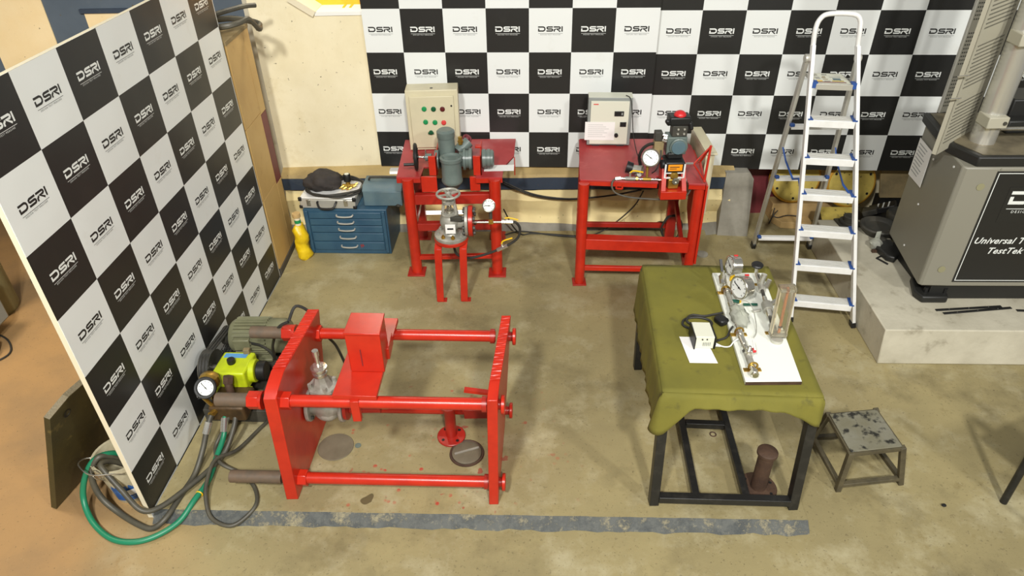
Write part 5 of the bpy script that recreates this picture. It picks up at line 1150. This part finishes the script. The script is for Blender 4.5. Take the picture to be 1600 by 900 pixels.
# white sheet on the side
sx = lambda y, z, e=.0: V((2.91+(y-4.085)*.168-e, y, z))
obj('side_sheet', MB().prism([sx(4.785, 1.195, .012), sx(4.535, 1.195, .012), sx(4.526, .92, .012), sx(4.78, .905, .012)], (-.002, 0, 0)), 'paper', T)
ln = MB()
for i in range(9):
    z = 1.16-.026*i; ln.prism([sx(4.76, z, .0145), sx(4.60+.05*((i*7) % 3)/3, z, .0145), sx(4.60+.05*((i*7) % 3)/3, z+.007, .0145), sx(4.76, z+.007, .0145)], (-.0006, 0, 0))
obj('sheet_print', ln, 'grey_print', T, kind='stuff')
for y, z in ((4.477, 1.163), (4.466, .816), (4.456, .475), (4.17, 1.25)): obj('screw', MB().cyl(sx(y, z, .010), sx(y, z, .014), .008, n=8), 'alu', T)
# columns, guard, rear beam
zt_ = zT+.072
cp = V((3.135, 4.315, zt_))
cl1 = obj('column', MB().cyl(cp, cp+V((0, 0, 2.0)), .077, n=36), 'column', T)
obj('column_clamp', MB().box(cp+V((-.02, -.05, .165)), (.13, .13, .075)), 'perf', T, bevel=.006)
obj('column_clamp', MB().box(cp+V((-.02, -.05, .68)), (.13, .13, .075)), 'perf', T, bevel=.006)
for z in (.165, .68): obj('clamp_screw', MB().cyl(cp+V((.02, -.125, z)), cp+V((.02, -.11, z)), .012, n=6), 'dark_iron', T)
obj('column', MB().cyl((3.95, 4.30, zt_), (3.95, 4.30, zt_+2.0), .077, n=36), 'column', T)
obj('rod', MB().cyl((3.19, 4.27, zt_+.10), (3.95, 4.25, zt_+.10), .012, n=10), 'steel', T)
obj('lower_grip', MB().bb((3.40, 4.52, zt_), (4.05, 4.76, zt_+.20)).bb((3.35, 4.42, zt_), (3.55, 4.56, zt_+.09)), 'umt_dark', T, bevel=.01)
obj('screw_column', MB().cyl((3.42, 4.70, zt_), (3.42, 4.70, zt_+1.9), .026, n=16), 'black', T)
obj('screw_column', MB().cyl((3.50, 4.72, zt_), (3.50, 4.72, zt_+1.9), .012, n=10), 'steel', T)
G0, G1 = V((2.779, 4.186, 1.329)), V((3.147, 4.477, 1.329)); gu = (G1-G0).normalized(); gn = V((gu.y, -gu.x, 0)); GH = 1.9
gd = obj('guard_sheet', MB().prism([G0, G1, G1+V((0, 0, GH)), G0+V((0, 0, GH))], -gn*.004), 'perf', T)
obj('guard_fold', MB().prism([G1, G1+gu*.012-gn*.06, G1+gu*.012-gn*.06+V((0, 0, GH)), G1+V((0, 0, GH))], gu*.004), 'perf', T)
obj('guard_lip', MB().prism([G1+gu*.012-gn*.06, G1+gu*.06-gn*.07, G1+gu*.06-gn*.07+V((0, 0, GH)), G1+gu*.012-gn*.06+V((0, 0, GH))], gn*.004), 'perf', T)
obj('guard_fold', MB().prism([G0, G0-gn*.03, G0-gn*.03+V((0, 0, GH)), G0+V((0, 0, GH))], gu*.004), 'perf', T)
pm_ = MB(); w = (G1-G0).length
def hole(p, n, r):
    x = n.cross(V((0, 0, 1))).normalized(); y = V((0, 0, 1))
    pm_.add([p+(x*math.cos(k*PI/3)+y*math.sin(k*PI/3))*r for k in range(6)], [(0, 1, 2, 3, 4, 5)])
for blk in range(5):
    for r in range(11):
        for c_ in range(20):
            hole(G0+gu*(.05+(w-.10)*c_/19)+V((0, 0, .07+blk*.36+r*.0255))+gn*.0012, gn, .0058)
obj('perforation', pm_, 'umt_dark', gd, kind='stuff')
# narrow perforated rear leaf
D0, D1 = V((3.125, 4.84, zt_-.005)), V((3.215, 4.86, zt_-.005)); du = (D1-D0).normalized(); dn = V((du.y, -du.x, 0))
g2 = obj('guard_sheet', MB().prism([D0, D1, D1+V((0, 0, GH)), D0+V((0, 0, GH))], -dn*.004), 'umt_grey', T)
obj('guard_edge', MB().bar(D0-dn*.01, D0-dn*.01+V((0, 0, GH)), .012, .02), 'alu_grey', T)
pm_ = MB()
for blk in range(6):
    for r in range(9):
        for c_ in range(4): hole(D0+du*(.018+.017*c_)+V((0, 0, .05+blk*.30+r*.026))+dn*.0012, dn, .0058)
obj('perforation', pm_, 'umt_dark', g2, kind='stuff')
for z in (.38, .52): obj('latch', MB().tube([G0-gn*.002+V((0, 0, z)), G0+gn*.03-gu*.02+V((0, 0, z+.01)), G0-gu*.05-gn*.02+V((0, 0, z))], .005, 6), 'chrome', T)

# small items on the block
T = thing('hex_key', 'black hex key lying on the concrete block', 'tool', (2.93, 4.6, .24))
obj('key', MB().tube([(2.950, 4.665, .2465), (2.897, 4.635, .2465), (2.945, 4.545, .2465)], .0075, 6, smooth=False), 'black', T)
for i, (p, q, lab) in enumerate((((3.016, 3.945), (3.50, 3.975), 'longer black steel strip on the front of the concrete block'), ((3.05, 3.905), (3.56, 3.957), 'black steel strip nearest the front edge of the concrete block'), ((3.58, 3.925), (3.95, 3.89), 'black steel strip at the right end of the concrete block'))):
    t = thing('steel_strip', lab, 'strip', (p[0], p[1], .24), 0, 'steel strips on the block')
    obj('strip', MB().bar((p[0], p[1], .2435), (q[0], q[1], .2435), .022, .006, side=(0, 1, 0)), 'black_metal', t, bevel=.001)
    for k in (.2, .5, .8): obj('rivet', MB().cyl((p[0]+(q[0]-p[0])*k, p[1]+(q[1]-p[1])*k, .2465), (p[0]+(q[0]-p[0])*k, p[1]+(q[1]-p[1])*k, .2485), .004, n=8), 'steel', t)
def flange_part(name, label, c, prof, m='dark_iron'):
    T = thing(name, label, 'fitting', c); obj('body', MB().lathe(prof, c, (0, 0, 1), 26), m, T, bevel=.002); return T
f1 = flange_part('machine_dish', 'wide black dish on the concrete block beside the machine', (3.075, 5.03, .241), [(.10, 0), (.11, .02), (.145, .05), (.155, .075), (.145, .085), (.115, .078), (.10, .06), (0, .058)])
f2 = flange_part('grip_block', 'round black grip on a square plate at the far corner of the block', (2.90, 5.20, .255), [(.075, 0), (.075, .02), (.05, .024), (.052, .06), (.045, .066), (0, .067)])
obj('square_plate', MB().box((2.90, 5.20, .248), (.19, .15, .013), rz=.05), 'dark_iron', f2, bevel=.002)
flange_part('compression_platen', 'stepped black compression platen in front of the wide dish', (3.015, 4.855, .241), [(.065, 0), (.068, .02), (.05, .024), (.05, .05), (.04, .055), (0, .056)])
f4 = flange_part('machine_dish', 'smaller black dish half hidden behind the testing machine', (3.31, 5.17, .241), [(.09, 0), (.1, .05), (.11, .10), (.10, .12), (0, .11)])
flange_part('jaw_holder', 'round black jaw holder close to the machine side', (3.19, 4.96, .241), [(.05, 0), (.055, .06), (.05, .075), (0, .07)])
T = thing('plastic_bag', 'clear plastic bag of parts on the block near the machine foot', 'bag', (2.93, 4.77, .241))
obj('bag', MB().ball((0, 0, 0), 1, 18).warp(lambda p: (2.945+.045*p.x*(1+.2*math.sin(6*p.z)), 4.785+.05*p.y*(1+.2*math.sin(7*p.x)), .29+.048*p.z*(1+.12*math.sin(5*p.x+6*p.y)))), 'plastic_bag', T, angle=60)
obj('bag_tail', MB().prism([(2.93, 4.80, .30), (2.98, 4.82, .30), (3.0, 4.86, .36), (2.965, 4.855, .36)], (.003, -.004, 0)), 'plastic_bag', T)
obj('part', MB().bb((2.90, 4.72, .242), (2.96, 4.745, .262)), 'rust', T)
tag(obj('label_box', MB().box((2.735, 5.03, .255), (.07, .05, .028), rz=.1), 'black', bevel=.004), 'small black box with white label on the left edge of the block', 'box')
# yellow stained angle and clutter behind the block
T = thing('painted_tray', 'speckled yellow steel tray behind the concrete block', 'tray', (2.9, 5.45, .19))
obj('tray', MB().prism([(2.74, 5.335, .19), (3.03, 5.325, .19), (3.12, 5.55, .20), (2.80, 5.565, .20)], (0, 0, .008)), 'disc_yellow', T)
obj('tray_front', MB().prism([(2.735, 5.33, .15), (3.03, 5.318, .15), (3.03, 5.318, .20), (2.735, 5.33, .20)], (0, .006, 0)), 'black_metal', T)
for x in (2.80, 3.0): obj('tray_support', MB().bb((x, 5.33, Z0), (x+.04, 5.54, .19)), 'black_metal', T)
tag(obj('shade_filler', MB().prism([(3.14, 5.30, Z0), (4.1, 5.26, Z0), (4.1, 5.54, Z0), (3.14, 5.57, Z0)], (0, 0, .25)), 'umt_dark', bevel=.006), 'added low black crate behind the concrete block, under the plank', 'filler')  # added black box in place of the shade behind the block
T = thing('striped_box', 'dark plastic box with three white stripes under the plank', 'box', (3.33, 5.45, .21))
Rz = Matrix.Rotation(-.55, 3, 'Z') @ Matrix.Rotation(-.5, 3, 'Y')
obj('body', MB().box((3.30, 5.44, .255), (.22, .12, .05), R=Rz), 'black', T, bevel=.006)
obj('cap', MB().box((3.19, 5.42, .235), (.12, .09, .05), R=Rz), 'dark_iron', T, bevel=.006)
for k in range(3): obj('stripe', MB().box(V((3.30, 5.44, .255))+Rz @ V((-.03+.045*k, 0, .0258)), (.012, .105, .002), R=Rz), 'white_print', T)

# recess behind the ladder: discs, plank, wooden block
tag(obj('low_box', MB().prism([(2.47, 5.80, Z0), (3.02, 5.77, Z0), (3.02, 5.95, Z0), (2.47, 5.96, Z0)], (0, 0, .175)), 'wood_light', bevel=.004), 'pale plywood box under the yellow discs behind the ladder', 'box')
for (cx, cz, r, lab, cy) in ((2.64, .365, .235, 'stained yellow disc on the left, behind the ladder legs', 5.85), (3.105, .36, .225, 'brighter yellow disc on the right, behind the ladder treads', 5.73)):
    T = thing('yellow_disc', lab, 'disc', (cx, cy, .125), 0, 'yellow discs behind the ladder')
    ax_ = V((0, -1, .22)).normalized(); c = V((cx, cy, cz))
    obj('rim', MB().lathe([(r-.012, -.03), (r, -.02), (r, .02), (r-.012, .03)], c, ax_, 44), 'disc_rim', T)
    fc = obj('face', MB().lathe([(r-.02, .025), (r-.022, .032), (0, .034)], c, ax_, 44, False), 'disc_yellow', T)
    x_ = V((1, 0, 0)); y_ = ax_.cross(x_)
    for k in range(6):
        a = k*PI/3+.5; q = c+(x_*math.cos(a)+y_*math.sin(a))*r*.8+ax_*.030
        obj('bolt_hole', MB().cyl(q, q+ax_*.006, .012, n=10), 'black', fc)
T = thing('plank', 'weathered wooden plank on an added dark support against the back wall', 'plank', (3.5, 5.72, Z0))
obj('board', MB().prism([(3.345, 5.605, .268), (3.95, 5.575, .268), (3.95, 5.74, .60), (3.345, 5.77, .60)], (0, .03, .012)), 'wood_grey', T, bevel=.004)
obj('dark_gap_support', MB().prism([(3.36, 5.62, Z0), (4.1, 5.59, Z0), (4.1, 5.70, Z0), (3.36, 5.72, Z0)], (0, 0, .31)), 'black_metal', T)  # added support, dark to stand in for the shaded gap under the plank
tag(obj('wooden_block', MB().prism([(2.52, 5.64, Z0), (2.80, 5.60, Z0), (2.80, 5.74, Z0), (2.475, 5.775, Z0), (2.47, 5.75, Z0)], (0, 0, .065)), 'wood_light', bevel=.003), 'light timber offcut on the floor between the ladder legs', 'block')
tag(obj('loose_wire', MB().tube([(2.47, 5.74, Z0+.16), (2.46, 5.72, Z0+.10), (2.50, 5.70, Z0+.08), (2.60, 5.72, Z0+.09), (2.72, 5.70, Z0+.085)], .005, 6).tube([(2.44, 5.72, Z0+.005), (2.46, 5.72, Z0+.08), (2.50, 5.73, Z0+.14)], .005, 6), 'rubber'), 'thin dark wire trailing below the left yellow disc', 'wire')

# ------------------------------------------------------------------ chair at the right edge
T = thing('chair', 'black tube framed chair at the right edge of the photo', 'chair', (3.1, 2.45, Z0))
def tube_(nm, pts, r=.02): return obj(nm, MB().tube(pts, r, 10), 'black_metal', T)
tube_('leg', [(2.77, 2.52, Z0), (2.775, 2.53, .25), (2.785, 2.545, .52), (2.80, 2.52, .615), (2.86, 2.42, .635)])
tube_('leg', [(3.25, 2.72, Z0), (3.25, 2.73, .25), (3.25, 2.735, .52), (3.26, 2.70, .615), (3.30, 2.6, .635)])
tube_('leg', [(2.98, 2.05, Z0), (2.97, 2.08, .3), (2.94, 2.16, .60), (2.99, 2.05, .90)])
tube_('leg', [(3.44, 2.25, Z0), (3.43, 2.28, .3), (3.40, 2.36, .60), (3.45, 2.25, .90)])
obj('armrest', MB().bar((2.80, 2.52, .635), (2.95, 2.14, .635), .05, .03), 'black', T, bevel=.01)
obj('armrest', MB().bar((3.26, 2.72, .635), (3.41, 2.34, .635), .05, .03), 'black', T, bevel=.01)
obj('seat', MB().prism([(2.81, 2.56, .38), (3.22, 2.74, .38), (3.40, 2.34, .36), (2.98, 2.16, .36)], (0, 0, .05)), 'black', T, bevel=.015)
obj('backrest', MB().prism([(2.97, 2.10, .58), (3.42, 2.29, .58), (3.45, 2.22, .92), (3.0, 2.03, .92)], (-.02, .04, 0)), 'black', T, bevel=.015)
tag(obj('pebble', MB().ball((2.42, 2.50, Z0+.008), .012, 8, (1.2, 1, .7)), 'black'), 'tiny black pebble on the floor left of the chair leg', 'pebble')
